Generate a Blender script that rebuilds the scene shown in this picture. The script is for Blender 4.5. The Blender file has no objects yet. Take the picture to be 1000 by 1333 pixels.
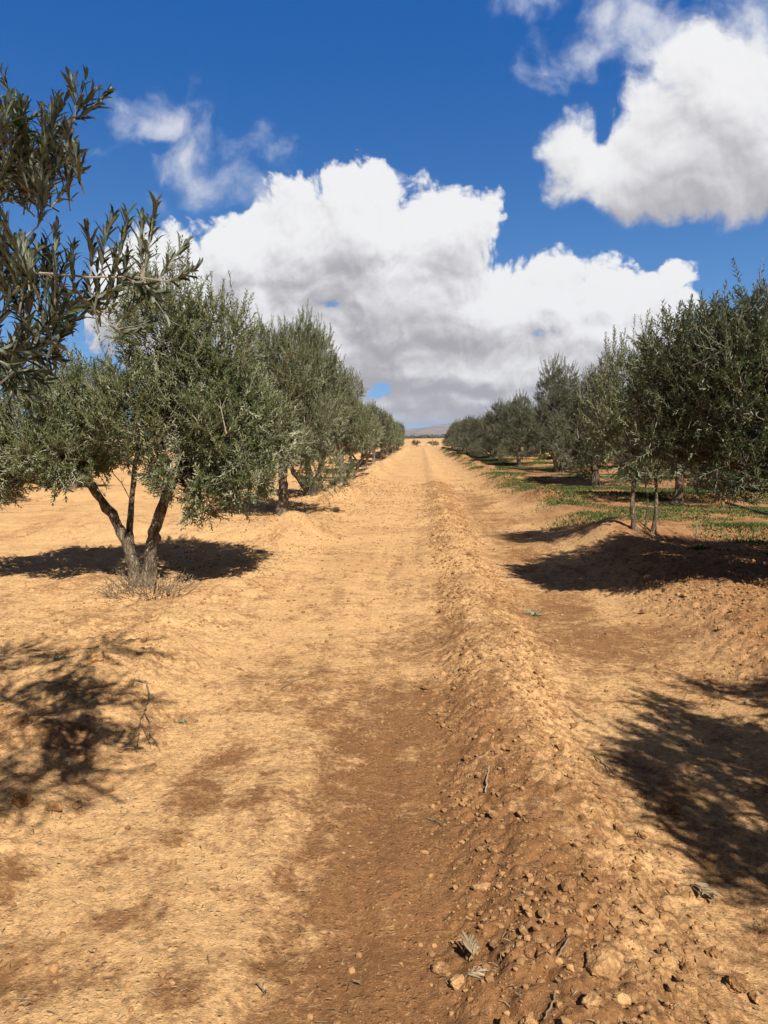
import bpy, math, random
import numpy as np
from mathutils import Vector, Matrix

R = math.radians
rng = np.random.default_rng(7)
random.seed(7)
scene = bpy.context.scene
col = scene.collection

# ------------------------------------------------------------------ camera
F = 1001.0
CAM_H = 1.6
PITCH = math.atan((666.5 - 570) / F)
YAW = math.atan((548 - 500) / F)
cam_d = bpy.data.cameras.new('camera')
cam = bpy.data.objects.new('camera', cam_d)
col.objects.link(cam)
cam.location = (0, 0, CAM_H)
cam.rotation_euler = (R(90) - PITCH, 0, YAW)
cam_d.sensor_fit = 'VERTICAL'
cam_d.sensor_height = 36
cam_d.lens = 36 * F / 1333
cam_d.clip_start = 0.05
cam_d.clip_end = 30000
scene.camera = cam
CM = cam.rotation_euler.to_matrix()


def ray(px, py):
    return CM @ Vector(((px - 500) / F, (666.5 - py) / F, -1.0))


def uv(px, py):
    d = ray(px, py)
    return d.x / d.y, d.z / d.y


def at(px, py, Y):
    """point on the photo's line of sight at distance Y along the track"""
    d = ray(px, py)
    return np.array((d.x / d.y * Y, Y, CAM_H + d.z / d.y * Y))


def on_ground(px, py, z=0.0):
    d = ray(px, py)
    for _ in range(25):
        k = (z - CAM_H) / d.z
        x, y = d.x * k, d.y * k
        z = 0.5 * z + 0.5 * float(height(np.array([x]), np.array([y]))[0])
    return x, y, z


# ------------------------------------------------------------------ noise
_perm = np.random.default_rng(3).permutation(512).astype(np.int64)
_perm = np.concatenate([_perm, _perm, _perm])
_ga = np.random.default_rng(4).uniform(0, 2 * math.pi, 512)
_gx, _gy = np.cos(_ga), np.sin(_ga)


def perlin(x, y, seed=0):
    xi = np.floor(x).astype(np.int64)
    yi = np.floor(y).astype(np.int64)
    xf, yf = x - xi, y - yi
    u = xf * xf * xf * (xf * (xf * 6 - 15) + 10)
    v = yf * yf * yf * (yf * (yf * 6 - 15) + 10)

    def g(ix, iy, fx, fy):
        h = _perm[(_perm[(ix + seed * 37) & 511] + iy) & 511]
        return _gx[h] * fx + _gy[h] * fy
    a = g(xi, yi, xf, yf)
    b = g(xi + 1, yi, xf - 1, yf)
    c = g(xi, yi + 1, xf, yf - 1)
    d = g(xi + 1, yi + 1, xf - 1, yf - 1)
    return (a + (b - a) * u + (c + (d - c) * u - a - (b - a) * u) * v) * 1.4


def fbm(x, y, s, octs=4, seed=0, gain=0.5):
    out = np.zeros_like(x, dtype=float)
    a = 1.0
    for k in range(octs):
        out += a * perlin(x * s, y * s, seed + k)
        s *= 2.03
        a *= gain
    return out


def cells(x, y, s, seed=0):
    """round lumps: 1 at a cell's centre, 0 between cells"""
    X, Y = x * s, y * s
    xi, yi = np.floor(X).astype(np.int64), np.floor(Y).astype(np.int64)
    best = np.full(x.shape, 9.0)
    for i in (-1, 0, 1):
        for j in (-1, 0, 1):
            h = _perm[(_perm[(xi + i + seed * 31) & 511] + yi + j) & 511]
            px = xi + i + (h % 61) / 61.0
            py = yi + j + (h % 53) / 53.0
            r = 0.35 + 0.65 * (h % 17) / 17.0
            best = np.minimum(best, np.hypot(X - px, Y - py) / r)
    return np.clip(1 - best * 1.25, 0, 1) ** 0.6


def sstep(a, b, x):
    t = np.clip((x - a) / (b - a), 0, 1)
    return t * t * (3 - 2 * t)


# ------------------------------------------------------------------ terrain shape
def ridge_x(y):
    return 0.52 + 0.045 * np.sin(y * 0.9 + 1.0) / (1 + 0.02 * y) + 0.03 * np.sin(y * 2.3)


def height(x, y, fine=False):
    x = np.asarray(x, float)
    y = np.asarray(y, float)
    far = 1 - sstep(100, 150, y)
    n1 = fbm(x, y, 0.35, 3, 11)
    n2 = fbm(x, y, 1.3, 4, 21)
    z = 0.035 * n1 + 0.018 * n2 + 0.032 * sstep(-1.1, -1.7, x) * fbm(x, y, 2.6, 5, 28)
    xr = ridge_x(y)
    d = x - xr
    w = 0.26 + 0.05 * perlin(y * 0.8, y * 0 + 2.2, 5)
    z += (0.080 + 0.030 * perlin(y * 1.1, x * 0 + 9.1, 6)) * np.exp(-(d / w) ** 2) * far
    # wheel tracks either side of the ridge
    z -= 0.035 * np.exp(-((x + 0.15) / 0.42) ** 4) * far
    z -= 0.05 * np.exp(-((x - 1.25) / 0.45) ** 4) * far
    tk = np.exp(-((x + 0.15) / 0.6) ** 4) + np.exp(-((x - 1.25) / 0.55) ** 4)
    z += 0.010 * tk * far * perlin(x * 7.5 + 0.15 * n2, y * 0.35, 19)
    # left bank with tree basins
    ph = np.cos((y - 12.0) * 2 * math.pi / 7.5)
    left = sstep(-1.25, -2.0, x)
    z += left * far * 0.05
    z += far * (0.05 + (0.04 + 0.10 * sstep(6.0, 10.0, y)) * np.clip(ph, 0, 1) ** 2) * np.exp(-((x + 2.0 + 0.12 * n1) / 0.42) ** 2)
    z += far * left * (0.06 + 0.11 * sstep(6.0, 10.0, y)) * np.clip(np.cos((y - 12.3 + 0.4 * n1) * 2 * math.pi / 7.5), 0, 1) ** 5
    # right bank, higher
    right = sstep(1.75, 3.0, x)
    z += right * far * 0.22
    z += far * (0.03 + 0.13 * np.clip(np.cos((y - 11.2) * 2 * math.pi / 6.9), 0, 1) ** 3) * \
        np.exp(-((x - 2.75 - 0.25 * n1) / 0.48) ** 2)
    z += far * right * 0.12 * np.clip(np.cos((y - 11.0 + 0.5 * n1) * 2 * math.pi / 6.9), 0, 1) ** 4
    # far rise so that the plain ends in low swells
    if fine:
        z += 0.012 * np.clip(1 - y / 40, 0, 1) * (x > -99) * fbm(x, y, 2.9, 3, 29) * (0.3 + rubble(x, y))
        near = np.clip(1 - y / 40, 0, 1)
        rough = rubble(x, y)
        z += near * rough * 0.030 * cells(x + 0.05 * n2, y, 11, 2)
        z += near * (0.25 + rough) * 0.012 * cells(x, y, 26, 5)
        z += near * (0.15 + rough) * 0.006 * fbm(x, y, 18, 4, 41)
        z += near * 0.006 * fbm(x, y, 5, 3, 51)
    return z


def rubble(x, y):
    """how lumpy the soil is, 0..1"""
    n = fbm(x, y, 1.1, 3, 61)
    d = np.abs(x - ridge_x(y) - 0.03)
    r = (1 - sstep(0.16, 0.62, d + 0.10 * n)) * (1 - 0.55 * np.exp(-((x - ridge_x(y)) / 0.09) ** 2) * sstep(2.2, 3.2, y))
    r = np.maximum(r, sstep(1.7, 2.5, x + 0.25 * n) * (1 - sstep(4.5, 6, x)) * (1 - sstep(8, 12, y)) * 0.9)
    r = np.maximum(r, (0.30 + 0.35 * sstep(0.0, 0.4, n)) * sstep(-1.15, -1.8, x + 0.3 * n))
    return np.clip(r, 0, 1)


def dryness(x, y):
    """1 = pale dry crust, 0 = dark damp soil"""
    n = fbm(x, y, 0.9, 4, 71, 0.55)
    m = fbm(x, y, 3.2, 4, 81, 0.6)
    dry = 0.77 + 0.30 * n + 0.22 * m + 0.12 * sstep(6, 9, y)
    # dark compacted track left of the ridge, strongest near the camera
    tr = np.exp(-((x + 0.04 + 0.16 * n) / 0.42) ** 2) * (0.85 + 0.5 * m)
    dry -= tr * (0.80 * (1 - sstep(3.8, 5.6, y)) + 0.22 * (1 - sstep(9, 30, y)))
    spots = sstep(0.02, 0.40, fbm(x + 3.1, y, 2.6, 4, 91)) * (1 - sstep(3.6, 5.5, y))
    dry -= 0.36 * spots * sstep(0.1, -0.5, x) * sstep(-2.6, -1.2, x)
    # right-hand track
    dry += 0.16 * perlin(x * 7.5, y * 0.35, 19)
    tr2 = np.exp(-((x - 1.38 + 0.2 * n) / 0.55) ** 2) * (0.9 + 0.4 * m)
    dry -= tr2 * (0.55 * sstep(4.0, 6.0, y) * (1 - sstep(18, 32, y)) + 0.42 * (1 - sstep(3.0, 4.5, y)))
    dry -= 0.35 * (1 - sstep(0.0, 0.55, np.abs(x - 0.30))) * (1 - sstep(5, 8, y)) * (0.5 + 0.7 * m)
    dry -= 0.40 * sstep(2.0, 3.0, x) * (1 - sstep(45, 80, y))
    return np.clip(dry, 0, 1)


# ------------------------------------------------------------------ node helper
class NT:
    def __init__(self, tree):
        self.t = tree

    def node(self, kind, **props):
        n = self.t.nodes.new(kind)
        for k, v in props.items():
            setattr(n, k, v)
        return n

    def put(self, sock, v):
        if isinstance(v, bpy.types.NodeSocket):
            self.t.links.new(v, sock)
        elif v is not None:
            sock.default_value = v

    def m(self, op, a, b=None, c=None, clamp=False):
        n = self.node('ShaderNodeMath', operation=op, use_clamp=clamp)
        self.put(n.inputs[0], a)
        self.put(n.inputs[1], b)
        self.put(n.inputs[2], c)
        return n.outputs[0]

    def v(self, op, a, b=None):
        n = self.node('ShaderNodeVectorMath', operation=op)
        self.put(n.inputs[0], a)
        if op == 'SCALE':
            self.put(n.inputs['Scale'], b)
        else:
            self.put(n.inputs[1], b)
        return n.outputs['Value'] if op in ('LENGTH', 'DOT_PRODUCT', 'DISTANCE') else n.outputs['Vector']

    def xyz(self, x, y, z):
        n = self.node('ShaderNodeCombineXYZ')
        for i, q in enumerate((x, y, z)):
            self.put(n.inputs[i], q)
        return n.outputs[0]

    def noise(self, vec, scale, detail=4.0, rough=0.5, color=False, dims='3D'):
        n = self.node('ShaderNodeTexNoise', noise_dimensions=dims)
        self.put(n.inputs['Vector'], vec)
        n.inputs['Scale'].default_value = scale
        n.inputs['Detail'].default_value = detail
        n.inputs['Roughness'].default_value = rough
        return n.outputs['Color' if color else 'Fac']

    def voro(self, vec, scale, feature='F1', detail=0.0, out='Distance', rough=0.5, dims='3D', smooth=None):
        n = self.node('ShaderNodeTexVoronoi', feature=feature, voronoi_dimensions=dims)
        self.put(n.inputs['Vector'], vec)
        n.inputs['Scale'].default_value = scale
        if 'Detail' in n.inputs:
            n.inputs['Detail'].default_value = detail
            n.inputs['Roughness'].default_value = rough
        if smooth is not None:
            n.inputs['Smoothness'].default_value = smooth
        return n.outputs[out]

    def ss(self, x, a, b, lo=0.0, hi=1.0):
        n = self.node('ShaderNodeMapRange', interpolation_type='SMOOTHSTEP')
        self.put(n.inputs[0], x)
        for i, q in enumerate((a, b, lo, hi)):
            self.put(n.inputs[i + 1], q)
        return n.outputs[0]

    def mix(self, f, a, b):
        n = self.node('ShaderNodeMix', data_type='RGBA')
        self.put(n.inputs[0], f)
        for i, q in ((6, a), (7, b)):
            self.put(n.inputs[i], (*q, 1.0) if isinstance(q, tuple) and len(q) == 3 else q)
        return n.outputs[2]


def material(name):
    m = bpy.data.materials.new(name)
    m.use_nodes = True
    nt = NT(m.node_tree)
    bsdf = m.node_tree.nodes['Principled BSDF']
    return m, nt, bsdf


def attr(nt, name):
    n = nt.node('ShaderNodeAttribute', attribute_name=name)
    return n.outputs['Fac']


# ------------------------------------------------------------------ materials
def soil_material(name, use_attr):
    m, nt, b = material(name)
    geo = nt.node('ShaderNodeNewGeometry')
    P = geo.outputs['Position']
    fine = nt.noise(P, 38, 6, 0.65)
    mid = nt.noise(P, 6.5, 5, 0.6)
    if use_attr:
        dry = attr(nt, 'dry')
    else:
        oi = nt.node('ShaderNodeObjectInfo')
        dry = nt.m('MULTIPLY_ADD', oi.outputs['Random'], 0.35, 0.22)
    pat = nt.noise(P, 17, 6, 0.68)
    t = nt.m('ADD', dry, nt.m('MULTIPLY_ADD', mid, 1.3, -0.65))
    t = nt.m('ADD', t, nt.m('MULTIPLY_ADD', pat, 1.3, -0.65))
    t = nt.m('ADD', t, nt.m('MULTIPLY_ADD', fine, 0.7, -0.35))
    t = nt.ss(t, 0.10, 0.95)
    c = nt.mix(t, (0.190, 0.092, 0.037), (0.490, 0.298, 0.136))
    gr = nt.noise(P, 75, 5, 0.75)
    c = nt.mix(nt.ss(gr, 0.50, 0.30, 0.0, 0.55), c, (0.13, 0.062, 0.025))
    c = nt.mix(nt.ss(gr, 0.54, 0.70, 0.0, 0.45), c, (0.52, 0.33, 0.155))
    # reddish earth on the banks, drifting tint
    big = nt.noise(P, 0.7, 3, 0.5)
    c = nt.mix(nt.ss(big, 0.45, 0.75, 0.0, 0.30), c, (0.30, 0.145, 0.058))
    g30 = nt.noise(P, 34, 5, 0.72)
    hvs = nt.node('ShaderNodeHueSaturation')
    nt.put(hvs.inputs['Value'], nt.ss(g30, 0.32, 0.68, 0.80, 1.17))
    nt.put(hvs.inputs['Color'], c)
    c = hvs.outputs[0]
    if use_attr:
        red = attr(nt, 'red')
        c = nt.mix(nt.m('MULTIPLY', red, 0.55), c, (0.21, 0.095, 0.040))
        # pale crumbs and dark bits pressed in the surface
        v1 = nt.voro(P, 75, 'F1')
        crumb = nt.ss(v1, 0.22, 0.12)
        vc = nt.voro(P, 75, 'F1', out='Color')
        sep = nt.node('ShaderNodeSeparateColor')
        nt.put(sep.inputs[0], vc)
        c = nt.mix(nt.m('MULTIPLY', crumb, nt.ss(sep.outputs[0], 0.72, 0.80, 0, 0.75)), c, (0.50, 0.33, 0.17))
        c = nt.mix(nt.m('MULTIPLY', crumb, nt.ss(sep.outputs[1], 0.86, 0.90, 0, 0.8)), c, (0.05, 0.028, 0.015))
        v2 = nt.voro(P, 30, 'F1')
        vc2 = nt.voro(P, 30, 'F1', out='Color')
        sep2 = nt.node('ShaderNodeSeparateColor')
        nt.put(sep2.inputs[0], vc2)
        c = nt.mix(nt.m('MULTIPLY', nt.ss(v2, 0.26, 0.16), nt.ss(sep2.outputs[2], 0.90, 0.93, 0, 0.7)), c,
                   (0.46, 0.29, 0.145))
    nt.put(b.inputs['Base Color'], c)
    b.inputs['Roughness'].default_value = 0.95
    b.inputs['Specular IOR Level'].default_value = 0.12
    grit = nt.noise(P, 110, 5, 0.7)
    h = nt.m('ADD', nt.m('MULTIPLY', fine, 0.007), nt.m('MULTIPLY', grit, 0.009))
    h = nt.m('ADD', h, nt.m('MULTIPLY', mid, 0.008))
    if use_attr:
        wob = nt.v('ADD', P, nt.v('SCALE', nt.noise(P, 45, 2, .5, True), .012))
        g1 = nt.voro(wob, 52, 'F1')
        g1c = nt.node('ShaderNodeSeparateColor')
        nt.put(g1c.inputs[0], nt.voro(wob, 52, 'F1', out='Color'))
        h = nt.m('ADD', h, nt.m('MULTIPLY', nt.ss(g1, 0.5, 0.1), nt.ss(g1c.outputs[0], 0.45, 1.0, 0, 0.008)))
        g2 = nt.voro(wob, 125, 'F1')
        g2c = nt.node('ShaderNodeSeparateColor')
        nt.put(g2c.inputs[0], nt.voro(wob, 125, 'F1', out='Color'))
        h = nt.m('ADD', h, nt.m('MULTIPLY', nt.ss(g2, 0.5, 0.1), nt.ss(g2c.outputs[1], 0.35, 1.0, 0, 0.0045)))
    bp = nt.node('ShaderNodeBump')
    bp.inputs['Strength'].default_value = 0.85
    bp.inputs['Distance'].default_value = 1.0
    nt.put(bp.inputs['Height'], h)
    nt.put(b.inputs['Normal'], bp.outputs[0])
    return m


def leaf_material(name, front, front2, back, trans):
    m, nt, b = material(name)
    geo = nt.node('ShaderNodeNewGeometry')
    rnd = geo.outputs['Random Per Island']
    oi = nt.node('ShaderNodeObjectInfo')
    f = nt.mix(rnd, front, front2)
    bk = nt.mix(rnd, back, tuple(q * 0.72 for q in back))
    c = nt.mix(geo.outputs['Backfacing'], f, bk)
    yel = nt.m('GREATER_THAN', rnd, 0.985)
    c = nt.mix(nt.m('MULTIPLY', yel, 0.7), c, (0.34, 0.27, 0.08))
    hv = nt.node('ShaderNodeHueSaturation')
    nt.put(hv.inputs['Value'], nt.m('MULTIPLY_ADD', oi.outputs['Random'], 0.28, 0.86))
    nt.put(hv.inputs['Color'], c)
    c = hv.outputs[0]
    nt.put(b.inputs['Base Color'], c)
    b.inputs['Roughness'].default_value = 0.42
    b.inputs['Specular IOR Level'].default_value = 0.32
    tr = nt.node('ShaderNodeBsdfTranslucent')
    nt.put(tr.inputs['Color'], (*trans, 1))
    mx = nt.node('ShaderNodeMixShader')
    mx.inputs[0].default_value = 0.22
    nt.put(mx.inputs[1], b.outputs[0])
    nt.put(mx.inputs[2], tr.outputs[0])
    out = m.node_tree.nodes['Material Output']
    nt.put(out.inputs['Surface'], mx.outputs[0])
    return m


def bark_material(name, c1, c2, scale=22):
    m, nt, b = material(name)
    tc = nt.node('ShaderNodeTexCoord')
    P = nt.v('MULTIPLY', tc.outputs['Object'], (1.0, 1.0, 0.35))
    n = nt.noise(P, scale, 6, 0.65)
    v = nt.voro(P, scale * 1.3, 'DISTANCE_TO_EDGE')
    t = nt.m('MULTIPLY', nt.ss(n, 0.3, 0.7), nt.ss(v, 0.0, 0.14, 0.35, 1.0))
    nt.put(b.inputs['Base Color'], nt.mix(t, c1, c2))
    b.inputs['Roughness'].default_value = 0.9
    b.inputs['Specular IOR Level'].default_value = 0.15
    bp = nt.node('ShaderNodeBump')
    bp.inputs['Strength'].default_value = 0.9
    bp.inputs['Distance'].default_value = 0.02
    nt.put(bp.inputs['Height'], t)
    nt.put(b.inputs['Normal'], bp.outputs[0])
    return m


def plain_material(name, c1, c2, scale=30, rough=0.85):
    m, nt, b = material(name)
    geo = nt.node('ShaderNodeNewGeometry')
    n = nt.noise(geo.outputs['Position'], scale, 4, 0.6)
    f = nt.m('ADD', nt.m('MULTIPLY', geo.outputs['Random Per Island'], 0.6), nt.ss(n, 0.3, 0.7, 0, 0.4))
    nt.put(b.inputs['Base Color'], nt.mix(f, c1, c2))
    b.inputs['Roughness'].default_value = rough
    b.inputs['Specular IOR Level'].default_value = 0.2
    return m


M_SOIL = soil_material('soil', True)
M_CLOD = soil_material('clod_soil', False)
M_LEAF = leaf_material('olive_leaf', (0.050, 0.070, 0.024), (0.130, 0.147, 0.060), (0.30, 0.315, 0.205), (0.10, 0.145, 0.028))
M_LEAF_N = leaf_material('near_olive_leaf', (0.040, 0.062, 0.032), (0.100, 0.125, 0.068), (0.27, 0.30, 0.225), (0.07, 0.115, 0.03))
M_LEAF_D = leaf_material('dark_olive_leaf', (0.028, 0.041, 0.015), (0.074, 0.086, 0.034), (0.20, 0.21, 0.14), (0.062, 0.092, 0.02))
M_BARK = bark_material('olive_bark', (0.045, 0.032, 0.021), (0.27, 0.21, 0.145))
M_TWIG = plain_material('pale_twig', (0.17, 0.14, 0.095), (0.28, 0.235, 0.17), 40)
M_DEAD = plain_material('dead_wood', (0.10, 0.065, 0.04), (0.22, 0.16, 0.105), 60)
M_STRAW = plain_material('straw', (0.15, 0.115, 0.065), (0.30, 0.24, 0.15), 60)
M_LITTER = plain_material('dry_leaf', (0.11, 0.075, 0.04), (0.30, 0.23, 0.14), 40)
M_GRASS = plain_material('grass_blade', (0.026, 0.052, 0.010), (0.085, 0.105, 0.028), 2.2)
M_WEED = plain_material('weed_leaf', (0.09, 0.12, 0.06), (0.20, 0.23, 0.14), 20)
M_HOSE = plain_material('black_pipe', (0.015, 0.014, 0.013), (0.04, 0.036, 0.03), 20, 0.5)
M_STONE = plain_material('pale_stone', (0.34, 0.22, 0.165), (0.58, 0.44, 0.36), 9)


# ------------------------------------------------------------------ mesh helpers
def mesh_np(name, V, faces_flat, sizes, mats, mat_idx=None, smooth=False):
    me = bpy.data.meshes.new(name)
    V = np.asarray(V, np.float32)
    sizes = np.asarray(sizes, np.int32)
    faces_flat = np.asarray(faces_flat, np.int32)
    me.vertices.add(len(V))
    me.vertices.foreach_set('co', V.ravel())
    me.loops.add(len(faces_flat))
    me.loops.foreach_set('vertex_index', faces_flat)
    me.polygons.add(len(sizes))
    st = np.zeros(len(sizes), np.int32)
    st[1:] = np.cumsum(sizes)[:-1]
    me.polygons.foreach_set('loop_start', st)
    for m in mats:
        me.materials.append(m)
    if mat_idx is not None:
        me.polygons.foreach_set('material_index', np.asarray(mat_idx, np.int32))
    me.polygons.foreach_set('use_smooth', np.full(len(sizes), smooth, bool))
    me.update(calc_edges=True)
    return me


class Soup:
    """collects vertices and faces of one mesh"""

    def __init__(self):
        self.V, self.F, self.S, self.MI = [], [], [], []
        self.n = 0

    def add(self, V, F, mi=0):
        V = np.asarray(V, float).reshape(-1, 3)
        F = np.asarray(F, np.int64)
        self.V.append(V)
        self.F.append((F + self.n).ravel())
        self.S.append(np.full(len(F), F.shape[1]))
        self.MI.append(np.full(len(F), mi))
        self.n += len(V)

    def tube(self, pts, radii, sides=7, mi=0, rough=0.0, rs=None):
        pts = np.asarray(pts, float)
        n = len(pts)
        radii = np.broadcast_to(np.asarray(radii, float), (n,))
        tan = np.gradient(pts, axis=0)
        tan /= np.linalg.norm(tan, axis=1)[:, None] + 1e-9
        up = np.array((0.31, 0.17, 0.93)) if abs(tan[0, 2]) < 0.9 else np.array((1.0, 0.1, 0))
        V = []
        a0 = np.linspace(0, 2 * math.pi, sides, endpoint=False)
        bump = (rs.normal(0, rough, (n, sides)) if rs is not None else np.zeros((n, sides)))
        for i in range(n):
            s = np.cross(tan[i], up)
            s /= np.linalg.norm(s) + 1e-9
            t = np.cross(s, tan[i])
            r = radii[i] * (1 + bump[i])
            V.append(pts[i] + np.outer(np.cos(a0) * r, s) + np.outer(np.sin(a0) * r, t))
        V = np.concatenate(V)
        F = []
        for i in range(n - 1):
            for j in range(sides):
                k = (j + 1) % sides
                F.append((i * sides + j, i * sides + k, (i + 1) * sides + k, (i + 1) * sides + j))
        self.add(V, F, mi)
        self.add(np.concatenate([V[-sides:], [pts[-1] + tan[-1] * radii[-1] * 0.6]]),
                 [(j, (j + 1) % sides, sides) for j in range(sides)], mi)

    def mesh(self, name, mats, smooth=False):
        return mesh_np(name, np.concatenate(self.V), np.concatenate(self.F), np.concatenate(self.S), mats,
                       np.concatenate(self.MI), smooth)


def link(name, me, parent=None, loc=None, label=None, cat=None, group=None, kind=None):
    o = bpy.data.objects.new(name, me)
    col.objects.link(o)
    if parent is not None:
        o.parent = parent
    if loc is not None:
        o.location = loc
    if label:
        o['label'] = label
    if cat:
        o['category'] = cat
    if group:
        o['group'] = group
    if kind:
        o['kind'] = kind
    return o


# ------------------------------------------------------------------ leaves
def leaf_quads(base, axis, nrm, L, W, fold=0.25, fancy=False):
    """base (N,3), axis = leaf direction, nrm = upper side; pointed blades folded along the midrib"""
    side = np.cross(axis, nrm)
    N = len(base)
    L = L[:, None]
    W = W[:, None]
    dn = -nrm
    if not fancy:
        v0 = base
        v1 = base + axis * L * 0.48 + side * W * 0.5 - dn * W * fold
        v2 = base + axis * L + dn * L * 0.08
        v3 = base + axis * L * 0.48 - side * W * 0.5 - dn * W * fold
        V = np.stack([v0, v1, v2, v3], 1).reshape(-1, 3)
        q = np.arange(N)[:, None] * 4
        # two triangles along the midrib keep the fold
        F = np.concatenate([q + np.array([[0, 1, 2]]), q + np.array([[0, 2, 3]])])
        return V, F
    st = np.array((0.0, 0.16, 0.46, 0.80, 1.0))
    wd = np.array((0.12, 0.72, 1.0, 0.86, 0.16))
    bend = np.array((0, 0.0, 0.02, 0.06, 0.14))
    rows = []
    for s, w, bd in zip(st, wd, bend):
        c = base + axis * L * s + dn * L * bd
        rows += [c + side * W * 0.5 * w - dn * W * fold * w, c, c - side * W * 0.5 * w - dn * W * fold * w]
    V = np.stack(rows, 1).reshape(-1, 3)
    q = np.arange(N)[:, None] * 15
    F = []
    for i in range(4):
        a = 3 * i
        F.append(q + np.array([[a, a + 3, a + 4, a + 1]]))
        F.append(q + np.array([[a + 1, a + 4, a + 5, a + 2]]))
    return V, np.concatenate(F)


def unit(a):
    return a / (np.linalg.norm(a, axis=-1, keepdims=True) + 1e-9)


def shoots_to_mesh(soup, o, d, L, rs, per_m=44, leaf=0.056, wid=0.0135, fancy=False, twig_r=0.0022, drop=0.08, a0=0.35, ang0=0.85):
    """leafy shoots: pairs of narrow leaves along each axis"""
    S = len(o)
    K = max(4, int(per_m * float(np.mean(L))))
    bendv = unit(rs.normal(0, 1, (S, 3)) + np.array((0, 0, 0.8))) * 0.16
    t = np.linspace(a0 * 0.45, 1.0, K)
    P = o[:, None] + d[:, None] * (L[:, None, None] * t[None, :, None]) + bendv[:, None] * (L[:, None, None] * (t ** 2)[None, :, None])
    A = unit(d[:, None] + bendv[:, None] * 2 * t[None, :, None])
    ref = unit(np.cross(d, rs.normal(0, 1, (S, 3))))
    ref2 = np.cross(d, ref)
    base, ax, nr, ln = [], [], [], []
    for sgn in (0, 1):
        phi = (np.arange(K) % 2) * (math.pi / 2) + sgn * math.pi
        phi = phi[None] + rs.normal(0, 0.35, (S, K))
        sd = ref[:, None] * np.cos(phi)[..., None] + ref2[:, None] * np.sin(phi)[..., None]
        sd = unit(sd - A * np.sum(sd * A, -1, keepdims=True))
        ang = rs.normal(ang0, 0.28, (S, K)) * (1.1 - 0.5 * t[None])
        ca, sa = np.cos(ang)[..., None], np.sin(ang)[..., None]
        base.append(P)
        ax.append(A * ca + sd * sa)
        nr.append(A * sa - sd * ca)
        ln.append(leaf * rs.uniform(0.7, 1.2, (S, K)) * (0.75 + 0.45 * np.sin(math.pi * (0.15 + 0.75 * t)))[None])
    base = np.stack(base).reshape(-1, 3)
    ax = np.stack(ax).reshape(-1, 3)
    nr = np.stack(nr).reshape(-1, 3)
    ln = np.stack(ln).reshape(-1)
    keep = rs.random(len(base)) > drop
    base, ax, nr, ln = base[keep], ax[keep], nr[keep], ln[keep]
    V, Fc = leaf_quads(base, ax, nr, ln, wid * rs.uniform(0.8, 1.2, len(ln)), fancy=fancy)
    soup.add(V, Fc, 0)
    # shoot stems, three-sided
    ring = []
    for tt, rr in ((0.0, 1.2), (0.5, 0.9), (1.0, 0.35)):
        c = o + d * (L * tt)[:, None] + bendv * (L * tt ** 2)[:, None]
        for k in range(3):
            a = k * 2 * math.pi / 3
            ring.append(c + (ref * math.cos(a) + ref2 * math.sin(a)) * twig_r * rr)
    V = np.stack(ring, 1).reshape(-1, 3)
    q = np.arange(S)[:, None] * 9
    F4 = [q + np.array([[3 * i + k, 3 * i + (k + 1) % 3, 3 * i + 3 + (k + 1) % 3, 3 * i + 3 + k]]) for i in (0, 1) for k in range(3)]
    soup.add(V, np.concatenate(F4), 1)


def sample_lobes(lobes, n, rs, inner=0.25):
    lobes = np.asarray(lobes, float)
    w = (lobes[:, 3] * lobes[:, 4] + lobes[:, 3] * lobes[:, 5] + lobes[:, 4] * lobes[:, 5])
    idx = rs.choice(len(lobes), n, p=w / w.sum())
    dr = unit(rs.normal(0, 1, (n, 3)))
    rad = np.where(rs.random(n) < inner, rs.uniform(0.3, 0.8, n), rs.uniform(0.75, 1.0, n))
    lb = lobes[idx]
    p = lb[:, :3] + dr * lb[:, 3:6] * rad[:, None]
    # drop most of those buried deep in another lobe
    depth = np.zeros(n)
    for l in lobes:
        q = 1 - np.linalg.norm((p - l[:3]) / l[3:6], axis=1)
        depth = np.maximum(depth, q)
    keep = (depth < 0.38) | (rs.random(n) < 0.3)
    return p[keep], dr[keep], idx[keep]


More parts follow.
